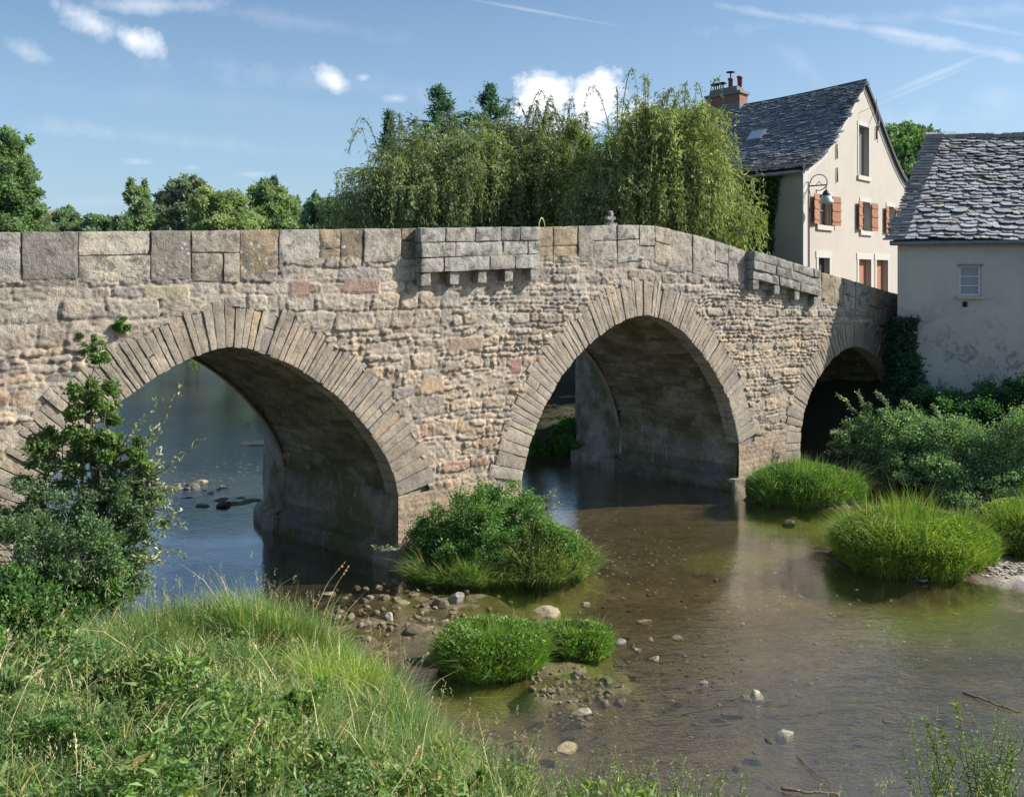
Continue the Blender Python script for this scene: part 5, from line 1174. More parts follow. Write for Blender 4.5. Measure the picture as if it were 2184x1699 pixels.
# left bank shrub with its long sprays
b = pxblobs([(120, 1270, 14.2, 130, 60), (230, 1225, 14.8, 80, 60), (250, 1180, 15, 70, 60), (300, 1050, 15, 55, 45), (60, 1200, 13.8, 110, 95), (170, 1190, 13.8, 85, 80), (40, 1090, 14.2, 80, 60), (150, 1090, 14.6, 90, 80), (230, 1110, 14.6, 70, 90), (255, 1040, 14.8, 60, 45), (300, 1110, 14.6, 48, 60), (100, 1010, 14.8, 60, 40)])
lb = canopy('shrub', (-6.9, 13.9, gz1(-6.9, 13.9)), b, 56000, .062, .034, (.085, .14, .07), 'tall tangled green shrub on the left bank reaching over the water', 'shrub', 151, alt=(.17, .22, .14), pa=.10, trunk=.05, hole=.35)
b = pxblobs([(195, 940, 14.8, 42, 45), (180, 860, 14.9, 42, 40), (200, 800, 14.9, 38, 38), (228, 860, 14.9, 30, 36), (212, 745, 15, 20, 30), (232, 990, 14.8, 40, 34), (160, 985, 14.8, 35, 30), (195, 820, 14.9, 50, 40), (200, 890, 14.8, 55, 45), (190, 960, 14.8, 65, 50), (140, 900, 14.8, 45, 40), (120, 965, 14.8, 60, 45), (250, 930, 14.8, 45, 45), (280, 1000, 14.8, 45, 40)])
canopy('sapling', (-6.2, 14.8, gz1(-6.2, 14.8)), b, 19000, .07, .045, (.09, .15, .05), 'slender leafy sapling standing up in front of the left end of the bridge', 'young tree', 152, alt=(.2, .25, .13), pa=.1, trunk=.045, hole=.2)
sprays('s', lb, [((240, 1030, 14.8), (395, 812, 15)), ((250, 1050, 14.8), (425, 938, 15)), ((260, 1060, 14.8), (345, 960, 15)), ((290, 1120, 14.6), (392, 1122, 14.6)), ((300, 1130, 14.6), (388, 1180, 14.6)), ((280, 1180, 14.2), (350, 1195, 14)), ((280, 1060, 14.8), (372, 1040, 14.8)),
                 ((270, 1140, 14.6), (385, 1090, 14.6)), ((240, 1000, 14.8), (350, 850, 15)), ((230, 1240, 13.8), (270, 1215, 13.8)), ((300, 1080, 14.6), (345, 1075, 14.6)), ((250, 1020, 14.8), (330, 905, 15))], 46, .085, .035, (.14, .19, .10), 9, (.42, .42, .34))
b = pxblobs([(-10, 1290, 12.8, 110, 60), (90, 1300, 13.2, 100, 45), (190, 1280, 13.6, 60, 40), (250, 1240, 14, 40, 40)])
canopy('shrub', (-7.6, 12.9, gz1(-7.6, 12.9)), b, 20000, .07, .05, (.06, .12, .035), 'low mounded leafy bush at the foot of the tangled shrub', 'shrub', 153, trunk=.0, hole=.4)

rs9 = np.random.RandomState(91); ls = []
for k in range(46):
    x0 = rs9.uniform(150, 300); y0 = rs9.uniform(950, 1260); a_ = rs9.uniform(-.9, .45); l_ = rs9.uniform(40, 105); d_ = 14.7; ls.append(((x0, y0, d_), (min(x0 + l_ * math.cos(a_), 372), y0 + l_ * math.sin(a_), d_ + .2)))
sprays('s', lb, ls, 60, .07, .03, (.10, .145, .08), 19, (.36, .38, .29))
# ------------------------------------------------------------------ tussocks in the river
def tussock(name, cx, cy, rx, ry, H, n, label, seed, col, w=.013, lean=.6, leaf=0, dome=.35, group=None, parent=None, alt=(.30, .27, .12), pa=.04, nz=.55, mat=None):
    rs = np.random.RandomState(seed); gz = gz1(cx, cy); root = parent or empty(name, (cx, cy, max(gz, -.05)), label, 'grass clump', group)
    a = rs.uniform(0, 6.283, n); r = np.sqrt(rs.uniform(0, 1, n)); k = 1 + .22 * fbm2(np.cos(a) * 1.5, np.sin(a) * 1.5 + seed, seed, 3)
    x = cx + np.cos(a) * r * rx * k; y = cy + np.sin(a) * r * ry * k; z = np.maximum(ground_z(x, y), -.05) - .02
    hh = H * (1 - dome * r ** 2.5) * (1 + nz * fbm2(x * 2.6, y * 2.6, seed + 2, 3) + .25 * fbm2(x * 9, y * 9, seed + 3, 2)) * rs.choice([.75, .9, 1, 1.06, 1.2], n, p=[.25, .3, .25, .17, .03]); bias = np.stack([np.cos(a), np.sin(a), 0 * a], 1) * (r ** 1.5 * 1.6)[:, None]
    mb = MB(); cc_ = gcol(n, rs, col, .22, alt, pa) * (1 + .35 * fbm2(x * 2.2, y * 2.2, seed + 4, 3))[:, None]
    blades(mb, np.stack([x, y, z], 1), hh, w, lean * (.25 + r ** 2), rs, cc_, bias=bias)
    sel = rs.rand(n) < .05; gold = gcol(int(sel.sum()), rs, np.array(col) * 1.1, .3, (.38, .34, .18), .4); blades(mb, np.stack([x, y, z], 1)[sel], hh[sel] * rs.uniform(1.05, 1.35, int(sel.sum())), w * .9, lean * (.5 + r[sel] ** 2), rs, gold, bias=bias[sel])
    if leaf:
        m_ = leaf; a = rs.uniform(0, 6.283, m_); r = rs.uniform(.25, 1.04, m_) ** .6; k = 1 + .22 * fbm2(np.cos(a) * 1.5, np.sin(a) * 1.5 + seed, seed, 3); x = cx + np.cos(a) * r * rx * k * 1.04; y = cy + np.sin(a) * r * ry * k * 1.04
        top = H * (1 - dome * r ** 2.5) * .92; z = gz + top * rs.uniform(.0, 1.04, m_) ** .75; leaves(mb, np.stack([x, y, z], 1), np.stack([np.cos(a), np.sin(a), .4 + 0 * a], 1) + rs.normal(size=(m_, 3)) * .6, rs.uniform(.03, .085, m_), .03, rs, gcol(m_, rs, np.array(col) * .95, .4, (.34, .33, .16), .05), flat=.3)
    mb.build('blades', mat or M_GRASS, root, smooth=False)
    lumpy('root_mound', (cx, cy, gz - .02), (rx * .86, ry * .86, H * .42), M_SOIL, root, (.05, .05, .03), seed, 20, .25, zmin=-.3)
    return root
GB = (.095, .175, .035); GD = (.085, .165, .03)
tb = tussock('grass_clump', tx(1050, 15.75), 15.75, .90, .74, .66, 15000, 'bright green grass clump shaped like two joined cushions in the near shallows', 161, GB, .011, .65, nz=.35, leaf=12000)
tussock('x', tx(1222, 16.3), 16.3, .60, .46, .52, 7000, '', 162, (.09, .17, .032), .011, .65, parent=tb, leaf=9000)
tussock('grass_clump', tx(1948, 21.4), 21.4, 1.72, 1.35, 1.15, 21000, 'broad lime green grass clump in the river to the right, nearest the gravel bar', 163, (.12, .195, .036), .012, .62, leaf=80000, dome=.46)
tussock('grass_clump', tx(2195, 22.6), 22.6, 1.25, 1.2, 1.05, 12000, 'lime green grass clump cut off by the right edge of the photo', 164, (.115, .19, .036), .012, .62, leaf=42000, dome=.46)
tussock('grass_clump', tx(1716, 27.4), 27.4, 1.72, 1.05, 1.12, 14000, 'rounded green weed clump at the foot of the pier between the middle and right arches', 165, (.08, .16, .038), .012, .6, leaf=56000, dome=.5)
b = pxblobs([(1010, 1120, 21, 85, 70), (940, 1150, 20.8, 60, 62), (1062, 1085, 21.4, 70, 52), (1110, 1110, 21.2, 66, 55), (905, 1180, 20.6, 42, 48), (985, 1190, 20.4, 80, 50), (1050, 1180, 20.4, 70, 60), (1150, 1165, 20.6, 70, 60), (1195, 1195, 20.4, 55, 42), (1120, 1205, 20.2, 70, 45)])
ab = canopy('shrub', (tx(1010, 20.9), 20.9, gz1(tx(1010, 20.9), 20.9)), b, 60000, .06, .045, (.075, .15, .045), 'big leafy bush with trailing grass growing against the pier between the left and middle arches', 'shrub', 166, alt=(.16, .2, .10), pa=.08, trunk=.03, hole=.45)
tussock('x', tx(1150, 20.7), 20.7, 1.15, .85, 1.05, 8000, '', 167, (.11, .16, .055), .013, .9, parent=ab, dome=.55, leaf=26000)
tussock('x', tx(1010, 20.1), 20.1, 1.25, .45, .75, 8000, '', 168, (.10, .17, .045), .013, .9, parent=ab, dome=.3)
sprays('s', ab, [((1090, 1070, 21.2), (1190, 1040, 21)), ((1110, 1100, 21), (1205, 1072, 21)), ((900, 1160, 20.6), (795, 1168, 20.3)), ((960, 1100, 21), (925, 1070, 21)), ((1040, 1060, 21.2), (1020, 1022, 21.2)), ((1150, 1130, 20.8), (1235, 1135, 20.6))], 60, .07, .04, (.13, .19, .08), 10, (.3, .34, .25))

# ------------------------------------------------------------------ near bank: grass carpet and weeds
rs = np.random.RandomState(21)
def bank_pts(n, x0, x1, y0, y1, rs, smin=.02, dens=None):
    x = rs.uniform(x0, x1, n); y = rs.uniform(y0, y1, n); sd = sdist(x, y) + .35 * fbm2(x * .9, y * .9, 5, 3); z = ground_z(x, y); vis = (np.abs(x + .2) < .60 * y + .8) & (sd > smin) & (y < 20)
    py = YH + (CH - z - .6) / y * F; vis &= py < 1900
    if dens is not None: vis &= rs.rand(n) < dens(x, y, sd)
    return x[vis], y[vis], z[vis], sd[vis]
mb = MB()
x, y, z, sd = bank_pts(330000, -11, 9, 7.2, 16.5, rs)
patch = fbm2(x * .7, y * .7, 201, 3); n = len(x); tall = (.26 + .30 * sst(-.25, .5, fbm2(x * 1.1, y * 1.1, 203, 3)) + .25 * sst(2.0, .3, sd) * (x < -1.2)) * rs.choice([.7, .9, 1, 1.3], n, p=[.3, .3, .3, .1])
tall = np.where(x > .2, tall * .45, tall)
keep_ = (x < .3) | (rs.rand(n) < .45); x, y, z, sd, patch, tall = [q[keep_] for q in (x, y, z, sd, patch, tall)]; n = len(x)
base = np.where(patch[:, None] > .12, np.array([.125, .20, .07]), np.array([.095, .17, .062])) ; lime = sst(0, .5, fbm2(x * .5 + 3, y * .5, 207, 3))[:, None]; base = base * (1 - lime) + np.array([.145, .225, .075]) * lime
cg = base * rs.uniform(.7, 1.3, (n, 1)); k = rs.rand(n) < .05; cg[k] = np.array([.42, .36, .18]) * rs.uniform(.6, 1.1, (k.sum(), 1))
blades(mb, np.stack([x, y, z - .02], 1), tall, .0105, .85, rs, cg, droop=.6)
sel = rs.rand(n) < .035
blades(mb, np.stack([x, y, z - .02], 1)[sel], tall[sel] * 1.1 + .32, .011, .9, rs, gcol(int(sel.sum()), rs, (.13, .17, .07), .35, (.46, .40, .22), .35), droop=.5)
kx = np.where(rs.rand(n) < .006)[0]; nk = len(kx); hx = tall[kx] + .25 + rs.uniform(0, .3, nk)
for q_ in range(7): leaves(mb, np.stack([x[kx] + rs.normal(size=nk) * .01, y[kx] + rs.normal(size=nk) * .01, z[kx] + hx + q_ * .018], 1), np.tile([0, 0, 1.0], (nk, 1)) + rs.normal(size=(nk, 3)) * .4, .035, .012, rs, gcol(nk, rs, (.36, .33, .20), .25))
blades(mb, np.stack([x[kx], y[kx], z[kx] - .02], 1), hx + .1, .005, .12, rs, gcol(nk, rs, (.22, .24, .11), .2), droop=.1)
tag(mb.build('bank_grass', M_GRASS, None, smooth=False), 'long green grass covering the near river bank', 'grass', kind='stuff')
# broad-leaved ground cover at the bottom left
mb = MB(); x, y, z, sd = bank_pts(120000, -10, 2.2, 7.2, 13.2, rs, .25, dens=lambda x, y, s: (.10 + .9 * sst(14.0, 11.0, y + .35 * (x + 3))) * (.10 + .75 * sst(-.1, .3, fbm2(x * 1.3, y * 1.3, 214, 3)))); n = len(x)
mound = .14 + .55 * sst(-.35, .55, fbm2(x * 1.3 + 5, y * 1.3, 215, 3)); h_ = mound * rs.uniform(.25, 1.0, n) ** .6; az = rs.uniform(0, 6.28, n)
kind = (fbm2(x * 1.1, y * 1.1, 216, 2) * 2.2 + rs.normal(size=n) * .35); kk_ = np.where(kind < -.25, 0, np.where(kind < .35, 1, 2))
Lk = np.array([.055, .10, .17])[kk_] * rs.uniform(.6, 1.4, n); Wk = np.array([.038, .062, .045])[kk_] * rs.uniform(.7, 1.3, n); ck = np.array([(.075, .14, .05), (.105, .175, .045), (.13, .19, .065)])[kk_]
gg = rs.uniform(.6, 1.4, (n, 1)); k_ = rs.rand(n) < .07; ck = ck * gg; ck[k_] = np.array([.32, .29, .13]) * rs.uniform(.5, 1.1, (k_.sum(), 1))
leaves(mb, np.stack([x, y, z + h_], 1), np.stack([np.cos(az), np.sin(az), np.array([.2, -.1, .9])[kk_] + rs.uniform(-.5, .6, n)], 1), Lk, Wk, rs, ck, flat=.35)
tag(mb.build('ground_cover', M_LEAF, None, smooth=False), 'broad leafy weeds covering the bank at the bottom left', 'weeds', kind='stuff')
# tall grass tufts along the water's edge
def tuft(px, py, d, H, r, n, label, seed, col=(.12, .19, .055), w=.011, lean=.6):
    p = at(px, py, d); tussock('grass_tuft', p[0], d, r, r * .8, H, n, label, seed, col, w, lean, dome=.3, nz=.4)
tuft(400, 1330, 14.6, .80, .75, 3600, 'tall grass tuft at the water edge with a single leafy stalk above it', 221, (.10, .17, .06))
tuft(560, 1330, 14.5, 1.0, .6, 3600, 'tallest grass tuft at the water edge in front of the left pier reflection', 222)
tuft(655, 1340, 14.3, .95, .5, 3000, 'grass tuft beside the two pale curved straws', 223, (.11, .18, .05))
tuft(740, 1440, 13.4, .70, .8, 4600, 'bright green grass tuft on the corner of the near bank beside the stony mud', 224, (.17, .25, .06))
tuft(870, 1540, 12.3, .62, .75, 4600, 'pale green grass tuft nearest the cushion shaped clump', 225, (.15, .225, .07))
tuft(300, 1400, 13.6, .6, .9, 3600, 'low grass tuft on the bank just right of the leafy bush', 226, (.10, .165, .045))
# dry straws
def straw(pts, label, seed, r=.006, col=(.55, .46, .27)):
    P = np.array([at(*q) for q in pts]); n = len(P); t = np.linspace(0, n - 1, 14); Q = np.stack([np.interp(t, np.arange(n), P[:, k]) for k in range(3)], 1); k = np.ones(3) / 3
    Q[1:-1] = (Q[:-2] + Q[1:-1] + Q[2:]) / 3; mb = MB(); mb.tube(Q, np.linspace(r, r * .35, 14), 5, col); rs = np.random.RandomState(seed)
    m_ = 26; tt = rs.uniform(.72, 1, m_) * 13; i = np.minimum(tt.astype(int), 12); P2 = Q[i]; leaves(mb, P2, unit(Q[i + 1] - Q[i]) + rs.normal(size=(m_, 3)) * .25, .05, .012, rs, gcol(m_, rs, col, .2))
    tag(mb.build('dry_straw', M_DRY, None, smooth=False), label, 'dry stalk', 'dry straws on the near bank')
for i, (p_, l_) in enumerate([([(672, 1300, 14), (700, 1240, 14), (738, 1196, 14)], 'upper of two pale curved straws leaning over the muddy shallows'), ([(690, 1310, 14), (715, 1250, 14), (745, 1205, 14)], 'lower of two pale curved straws leaning over the muddy shallows'),
        ([(15, 1560, 9.5), (60, 1450, 9.6), (88, 1428, 9.7)], 'long pale straw bent over near the left edge'), ([(270, 1570, 9.8), (310, 1525, 9.8), (355, 1495, 9.8)], 'thick tan straw slanting up to the right in the leafy weeds'), ([(560, 1510, 10.8), (590, 1460, 10.8), (632, 1408, 10.8)], 'tan straw crossing the middle of the bank grass'),
        ([(505, 1680, 9.3), (530, 1590, 9.3), (555, 1530, 9.4)], 'upright forked brown straw low in the middle of the bank'), ([(100, 1362, 12.5), (130, 1320, 12.5), (135, 1300, 12.5)], 'short pale straw by the mounded bush'), ([(835, 1690, 9.5), (870, 1640, 9.6), (895, 1590, 9.7)], 'pale straw near the bottom below the pale tuft'),
        ([(155, 1690, 8.8), (165, 1640, 8.8), (160, 1560, 8.9)], 'thin straight straw at the bottom left'), ([(590, 1450, 12), (560, 1400, 12), (540, 1372, 12)], 'short straw leaning left in the upper bank grass'), ([(860, 1470, 12.6), (885, 1420, 12.6), (915, 1390, 12.6)], 'brown straw at the edge of the mud')]): straw(p_, l_, 300 + i)
# broad-leaved single plants
def plant(name, px, py, d, H, nleaf, L, Wd, col, label, seed, cat='plant', nst=3, group=None, droop=.35):
    rs = np.random.RandomState(seed); p = at(px, py, d); z0 = gz1(p[0], d); root = empty(name, (p[0], d, z0), label, cat, group); mt = MB(); mb = MB()
    for s_ in range(nst):
        a = rs.uniform(0, 6.28); e = np.array([p[0] + math.cos(a) * H * .3, d + math.sin(a) * H * .3, z0 + H * rs.uniform(.8, 1.05)]); P = limb(mt, (p[0] + rs.normal() * .03, d, z0 - .03), e, .009, .003, rs, .06, 8, (.13, .17, .06)); m_ = nleaf // nst
        t = np.linspace(.22, 1, m_) * 7; i = np.minimum(t.astype(int), 6); f = (t - i)[:, None]; Q = P[i] * (1 - f) + P[i + 1] * f; aa = np.arange(m_) * 2.4 + rs.uniform(0, 6)
        D = np.stack([np.cos(aa), np.sin(aa), .45 - droop + rs.uniform(-.2, .3, m_)], 1); sz = 1 - .5 * np.linspace(0, 1, m_); leaves(mb, Q, D, L * sz * rs.uniform(.8, 1.15, m_), Wd * sz, rs, gcol(m_, rs, col, .2), flat=.75)
    mt.build('stem', M_GRASS, root); mb.build('foliage', M_LEAF, root, smooth=False); return root
plant('fern_plant', 800, 1500, 11.6, .95, 70, .16, .028, (.05, .12, .04), 'dark feathery plant standing on the bank edge beside the mud', 401, droop=.1, nst=2)
plant('weed', 500, 1560, 10.6, .8, 42, .12, .05, (.04, .10, .03), 'dark narrow weed in the middle of the bank', 402, nst=1)
plant('weed', 1030, 1650, 10.6, .75, 40, .20, .045, (.12, .21, .05), 'bright green plant with long leaves at the muddy edge at the bottom centre', 403, nst=2)
plant('weed', 405, 1340, 14.5, 1.0, 26, .09, .04, (.12, .19, .07), 'single leafy stalk rising above the tuft by the water', 404, nst=1)
plant('dock_plant', 385, 1600, 9.6, .62, 16, .42, .11, (.10, .18, .05), 'dock plant with big arching leaves low on the left bank', 405, nst=3, droop=.1)
plant('dock_plant', 55, 1500, 10.4, .62, 14, .34, .10, (.15, .24, .11), 'pale broad leaved plant near the left edge of the photo', 406, nst=2)
plant('dock_plant', 650, 1690, 8.9, .45, 14, .30, .13, (.06, .15, .07), 'bluish round leaved plant at the bottom of the bank', 407, nst=3, droop=.2)
rs = np.random.RandomState(45)
for i, (px, py, d, rr_, hh_, cc_) in enumerate([(60, 1420, 11.6, .55, .55, 0), (250, 1480, 11.0, .45, .5, 1), (430, 1440, 11.8, .4, .45, 2), (150, 1600, 9.4, .5, .5, 2), (330, 1660, 9.0, .4, .45, 0), (520, 1640, 9.3, .42, .5, 1), (700, 1600, 10.0, .4, .45, 2), (610, 1480, 11.4, .4, .4, 0), (780, 1660, 9.7, .35, .4, 1), (920, 1640, 10.1, .35, .4, 2), (20, 1560, 9.8, .4, .5, 1), (1010, 1690, 10.2, .3, .35, 0)]):
    p = at(px, py, d); g_ = gz1(p[0], d); bl = [(p[0] + rs.uniform(-1, 1) * rr_ * .6, d + rs.uniform(-1, 1) * rr_ * .5, g_ + hh_ * rs.uniform(.4, .9), rr_ * .55, rr_ * .55, hh_ * .45) for _ in range(4)]
    canopy('weed_clump', (p[0], d, g_), bl, 2600, (.06, .085, .05)[cc_], (.04, .035, .03)[cc_], [(.095, .17, .045), (.12, .18, .07), (.075, .15, .045)][cc_], 'bushy clump of mixed leafy weeds on the near bank', 'weeds', 4000 + i, 'bushy weed clumps on the near bank', (.28, .3, .14), .1, trunk=.02, hole=.2)
rs = np.random.RandomState(44)
for i in range(46):
    px = rs.uniform(10, 1000); d = rs.uniform(8.8, 10.6); plant('weed', px, 1600, d, rs.uniform(.35, .6), 30, rs.uniform(.10, .17), rs.uniform(.04, .07), np.array((.10, .18, .045)) * rs.uniform(.7, 1.3), 'leafy green weed standing in the ground cover of the bottom left bank', 420 + i, nst=3, group='leafy weeds in the bottom left ground cover')
for i in range(34):
    px = rs.uniform(1020, 1570); d = rs.uniform(10.1, 11.1); plant('weed', px, 1660, d, rs.uniform(.5, .95), 60, rs.uniform(.05, .11), .034, np.array((.13, .17, .07)) * rs.uniform(.8, 1.3), 'small pale weed growing along the muddy bottom edge', 460 + i, nst=4, group='small weeds along the bottom edge of the water')
for i in range(16):
    px = rs.uniform(1965, 2185); d = rs.uniform(10.6, 11.5) + (px - 1960) * .003; plant('weed', px, 1640, d, rs.uniform(.75, 1.25), 90, rs.uniform(.07, .12), .035, np.array((.10, .16, .045)) * rs.uniform(.7, 1.3), 'loose leafy weed leaning over the water in the bottom right corner', 480 + i, nst=3, group='weeds in the bottom right corner')
def seedstalk(pts, label, seed):
    rs = np.random.RandomState(seed); P = np.array([at(*q) for q in pts]); root = empty('seed_stalk', tuple(P[0]), label, 'plant', None); mt = MB(); mb = MB(); Q = limb(mt, P[0], P[-1], .007, .003, rs, .03, 9, (.2, .17, .08))
    for k in range(2, 9):
        q = Q[k]; n = 10; leaves(mb, np.tile(q, (n, 1)) + rs.normal(size=(n, 3)) * .012, rs.normal(size=(n, 3)), .035, .022, rs, gcol(n, rs, (.16, .12, .05) if k % 2 else (.14, .2, .06), .3))
        n = 2; leaves(mb, np.tile(q, (n, 1)), rs.normal(size=(n, 3)) + [0, 0, .3], .09, .03, rs, gcol(n, rs, (.14, .22, .06), .2), flat=.5)
    mt.build('stem', M_BARK, root); mb.build('foliage', M_LEAF, root, smooth=False)
seedstalk([(2000, 1640, 11), (1975, 1530, 11)], 'leafy stalk with seed heads, the one reaching over the sky reflection', 501)
seedstalk([(2065, 1640, 11), (2040, 1500, 11)], 'tallest seed stalk in the bottom right corner', 502)
seedstalk([(2035, 1650, 11), (2005, 1560, 11)], 'short dark seed stalk between two taller stalks', 503)
# ------------------------------------------------------------------ rocks
def rockmesh(seed, col):
    sub = 22; th = np.linspace(0, math.pi, sub); ph = np.linspace(0, 2 * math.pi, sub * 2); T, Pp = np.meshgrid(th, ph, indexing='ij'); d = np.stack([np.sin(T) * np.cos(Pp), np.sin(T) * np.sin(Pp), np.cos(T)], -1).reshape(-1, 3)
    rs = np.random.RandomState(seed); P = d.copy()
    for _ in range(9):                                   # chip flat faces
        n = unit(rs.normal(size=3)); h = rs.uniform(.55, .85); q = P @ n; P = P - np.maximum(q - h, 0)[:, None] * n
    P *= (1 + .12 * fbm3(d, 2.5, seed, 3) + .04 * fbm3(d, 9, seed + 1, 3))[:, None]; return P, gridf(sub, sub * 2), np.array(col) * (1 + .25 * fbm3(d, 2, seed + 2, 3))[:, None]
def rock(px, py, wpx, label, seed, col=(.33, .30, .24), flat=.5, z=.0, asp=.75, rot=None, cat='rock', group=None, tilt=0.0, name='rock'):
    p = gd(px, py, z); w = wpx / F * p[1] / 2; P, f, c = rockmesh(seed, col); rs = np.random.RandomState(seed + 5); a = rs.uniform(0, 6.28) if rot is None else rot; P = P * np.array([w, w * asp, w * flat]); 
    if tilt: ct, st = math.cos(tilt), math.sin(tilt); P = np.stack([P[:, 0] * ct - P[:, 2] * st, P[:, 1], P[:, 0] * st + P[:, 2] * ct], 1)
    P = np.stack([P[:, 0] * math.cos(a * .3) - P[:, 1] * math.sin(a * .3), P[:, 0] * math.sin(a * .3) + P[:, 1] * math.cos(a * .3), P[:, 2]], 1)
    zz_ = max(gz1(p[0], p[1]), z - w * flat * .6) + w * flat * .08; c = c * .82
    o = mk(name, P + np.array([p[0], p[1], zz_]), f, M_ROCK, None, c, True, (p[0], p[1], zz_)); return tag(o, label, cat, group)
PALE = (.34, .29, .22); BRN = (.19, .15, .10); DK = (.10, .10, .10); GR = (.25, .24, .22)
for i, r in enumerate([(478, 1079, 34, 'smooth dark boulder alone in the blue water under the left arch', DK, .45), (430, 1026, 30, 'pale yellowish rock on the small stony bar under the left arch', (.5, .42, .25), .5), (398, 1062, 46, 'low black rock below the yellowish one', DK, .3), (415, 1040, 40, 'brown rock at the base of the small stony bar under the left arch', BRN, .4), (370, 1040, 40, 'dark rock at the left end of the stony bar under the left arch', (.14, .13, .11), .5),
        (527, 904, 16, 'tiny pale stone far up the river under the left arch', PALE, .5), (292, 1082, 30, 'dark green rock half hidden by the shrub sprays', (.09, .11, .07), .5), (700, 1264, 38, 'flat pale rock beside the straws at the bank edge', PALE, .35), (828, 1318, 40, 'chunky pale rock low in the mud bar', (.40, .36, .30), .7), (768, 1300, 24, 'rounded brown rock left of the chunky pale one', BRN, .8),
        (808, 1250, 28, 'pale knobbly rock in the upper part of the mud bar', PALE, .6), (842, 1236, 26, 'small grey rock at the foot of the pier corner', GR, .5), (975, 1275, 46, 'large rounded grey rock in front of the big leafy bush', (.36, .32, .28), .65), (938, 1292, 40, 'angular brown rock next to the large rounded grey one', BRN, .7), (885, 1345, 60, 'long low brown rock in the middle of the mud bar', BRN, .35), (905, 1300, 34, 'mossy brown rock behind the long low one', (.24, .22, .11), .5), (855, 1285, 42, 'flat mossy rock in the mud bar', (.25, .23, .12), .35), (820, 1275, 30, 'small tan rock with straws around it', BRN, .5),
        (1160, 1306, 100, 'big flat tan boulder behind the cushion shaped grass clump', (.47, .39, .26), .30), (1243, 1513, 54, 'flat pale slab just under the stone pile', (.44, .40, .31), .22), (1290, 1452, 44, 'dark mossy rock right of the stone pile', (.12, .13, .07), .7), (1611, 1478, 38, 'pale angular rock standing in the shallow brown water', (.50, .46, .33), .8), (1590, 1486, 34, 'dark rock tucked behind the pale angular one', (.16, .14, .09), .4), (1670, 1562, 48, 'pale oblong rock tilted in the shallow water', (.55, .50, .38), .55),
        (1640, 1578, 30, 'dark rock touching the pale oblong one', (.10, .09, .06), .3), (1682, 1112, 30, 'small dark domed rock in the water below the round weed clump', (.17, .15, .13), .7), (1208, 1592, 62, 'half submerged tan slab near the bottom centre', (.40, .32, .2), .2), (1125, 1600, 60, 'dark submerged rock at the bank edge near the bottom', (.2, .17, .1), .3), (1320, 1366, 40, 'pale broken rock right of the grass cushions', GR, .4), (1360, 1384, 24, 'small grey rock beside the pale broken one', GR, .5), (1388, 1362, 22, 'flat little tan rock, upper of a pair', PALE, .3), (1396, 1402, 34, 'pale top rock over a dark base, lower of a pair', PALE, .4),
        (1442, 1358, 36, 'low dark flat rock with a thin stick beside it', BRN, .3), (1500, 1455, 28, 'little white tipped dark rock', (.3, .28, .25), .4), (1375, 1322, 44, 'thin brown slab lying at the surface', BRN, .18), (1110, 1568, 40, 'brown rock beside the long leaved plant', BRN, .35), (1248, 1286, 26, 'small pale rock behind the big flat boulder', PALE, .5), (1905, 1210, 40, 'flat tan stone below the broad lime green clump', BRN, .2), (1965, 1240, 34, 'thin dark slab in the water in front of the lime green clump', (.22, .2, .16), .2), (2135, 1590, 34, 'small rock in the bottom right weeds', BRN, .5)]):
    rock(r[0], r[1], r[2], r[3], 600 + i, r[4], r[5], tilt=.5 if r[0] == 1670 else 0)
# stone pile under the cushion clump, loose stones on the mud bar: copies of a few stones
def scatter(n, cx, cy, sx, sy, size, label, group, seed, cols, zoff=.0, ang=0.0, flat=(.3, .6)):
    rs = np.random.RandomState(seed); protos = []
    for k in range(5):
        P, f, c = rockmesh(seed + k, cols[k % len(cols)]); P = P * np.array([1, rs.uniform(.55, .85), rs.uniform(*flat)]); o = mk('stone', P, f, M_ROCK, None, c); protos.append(o)
    used = set()
    for i in range(n):
        a, b = rs.normal(size=2) * .5; x_ = cx + sx * a; y_ = cy + sy * b; pr_ = protos[i % 5]
        o = pr_ if i < 5 else pr_.copy()
        if i >= 5: COL.objects.link(o)
        s_ = size * rs.uniform(.5, 1.5) / 2; z_ = max(gz1(x_, y_), -.06) + zoff + s_ * .12; o.location = (x_, y_, z_); o.scale = (s_, s_, s_); o.rotation_euler = (rs.uniform(-.3, .3), rs.uniform(-.3, .3), rs.uniform(0, 6.28)); tag(o, label, 'stone', group)
p = gd(1215, 1468); scatter(110, p[0], p[1], .66, .85, .13, 'small brown stone heaped with others just below the grass cushions', 'stones heaped below the cushion shaped grass clump', 700, [(.20, .165, .10), (.16, .13, .08), (.25, .21, .13)])
p = gd(850, 1305); scatter(120, p[0], p[1], 1.7, 2.0, .17, 'small loose stone lying on the mud bar beside the near bank', 'loose stones on the mud bar', 720, [(.20, .15, .10), (.27, .22, .16), (.15, .12, .08)])
p = gd(400, 1038); scatter(18, p[0], p[1], 1.3, .6, .3, 'small dark stone on the bar under the left arch', 'stones on the bar under the left arch', 740, [(.14, .13, .11), (.3, .26, .18)])
p = gd(1450, 1400); scatter(130, p[0], p[1], 3.6, 3.4, .09, 'single little stone in the open shallow water right of the grass cushions', 'little stones scattered in the shallows', 760, [(.26, .22, .16), (.15, .125, .08)])
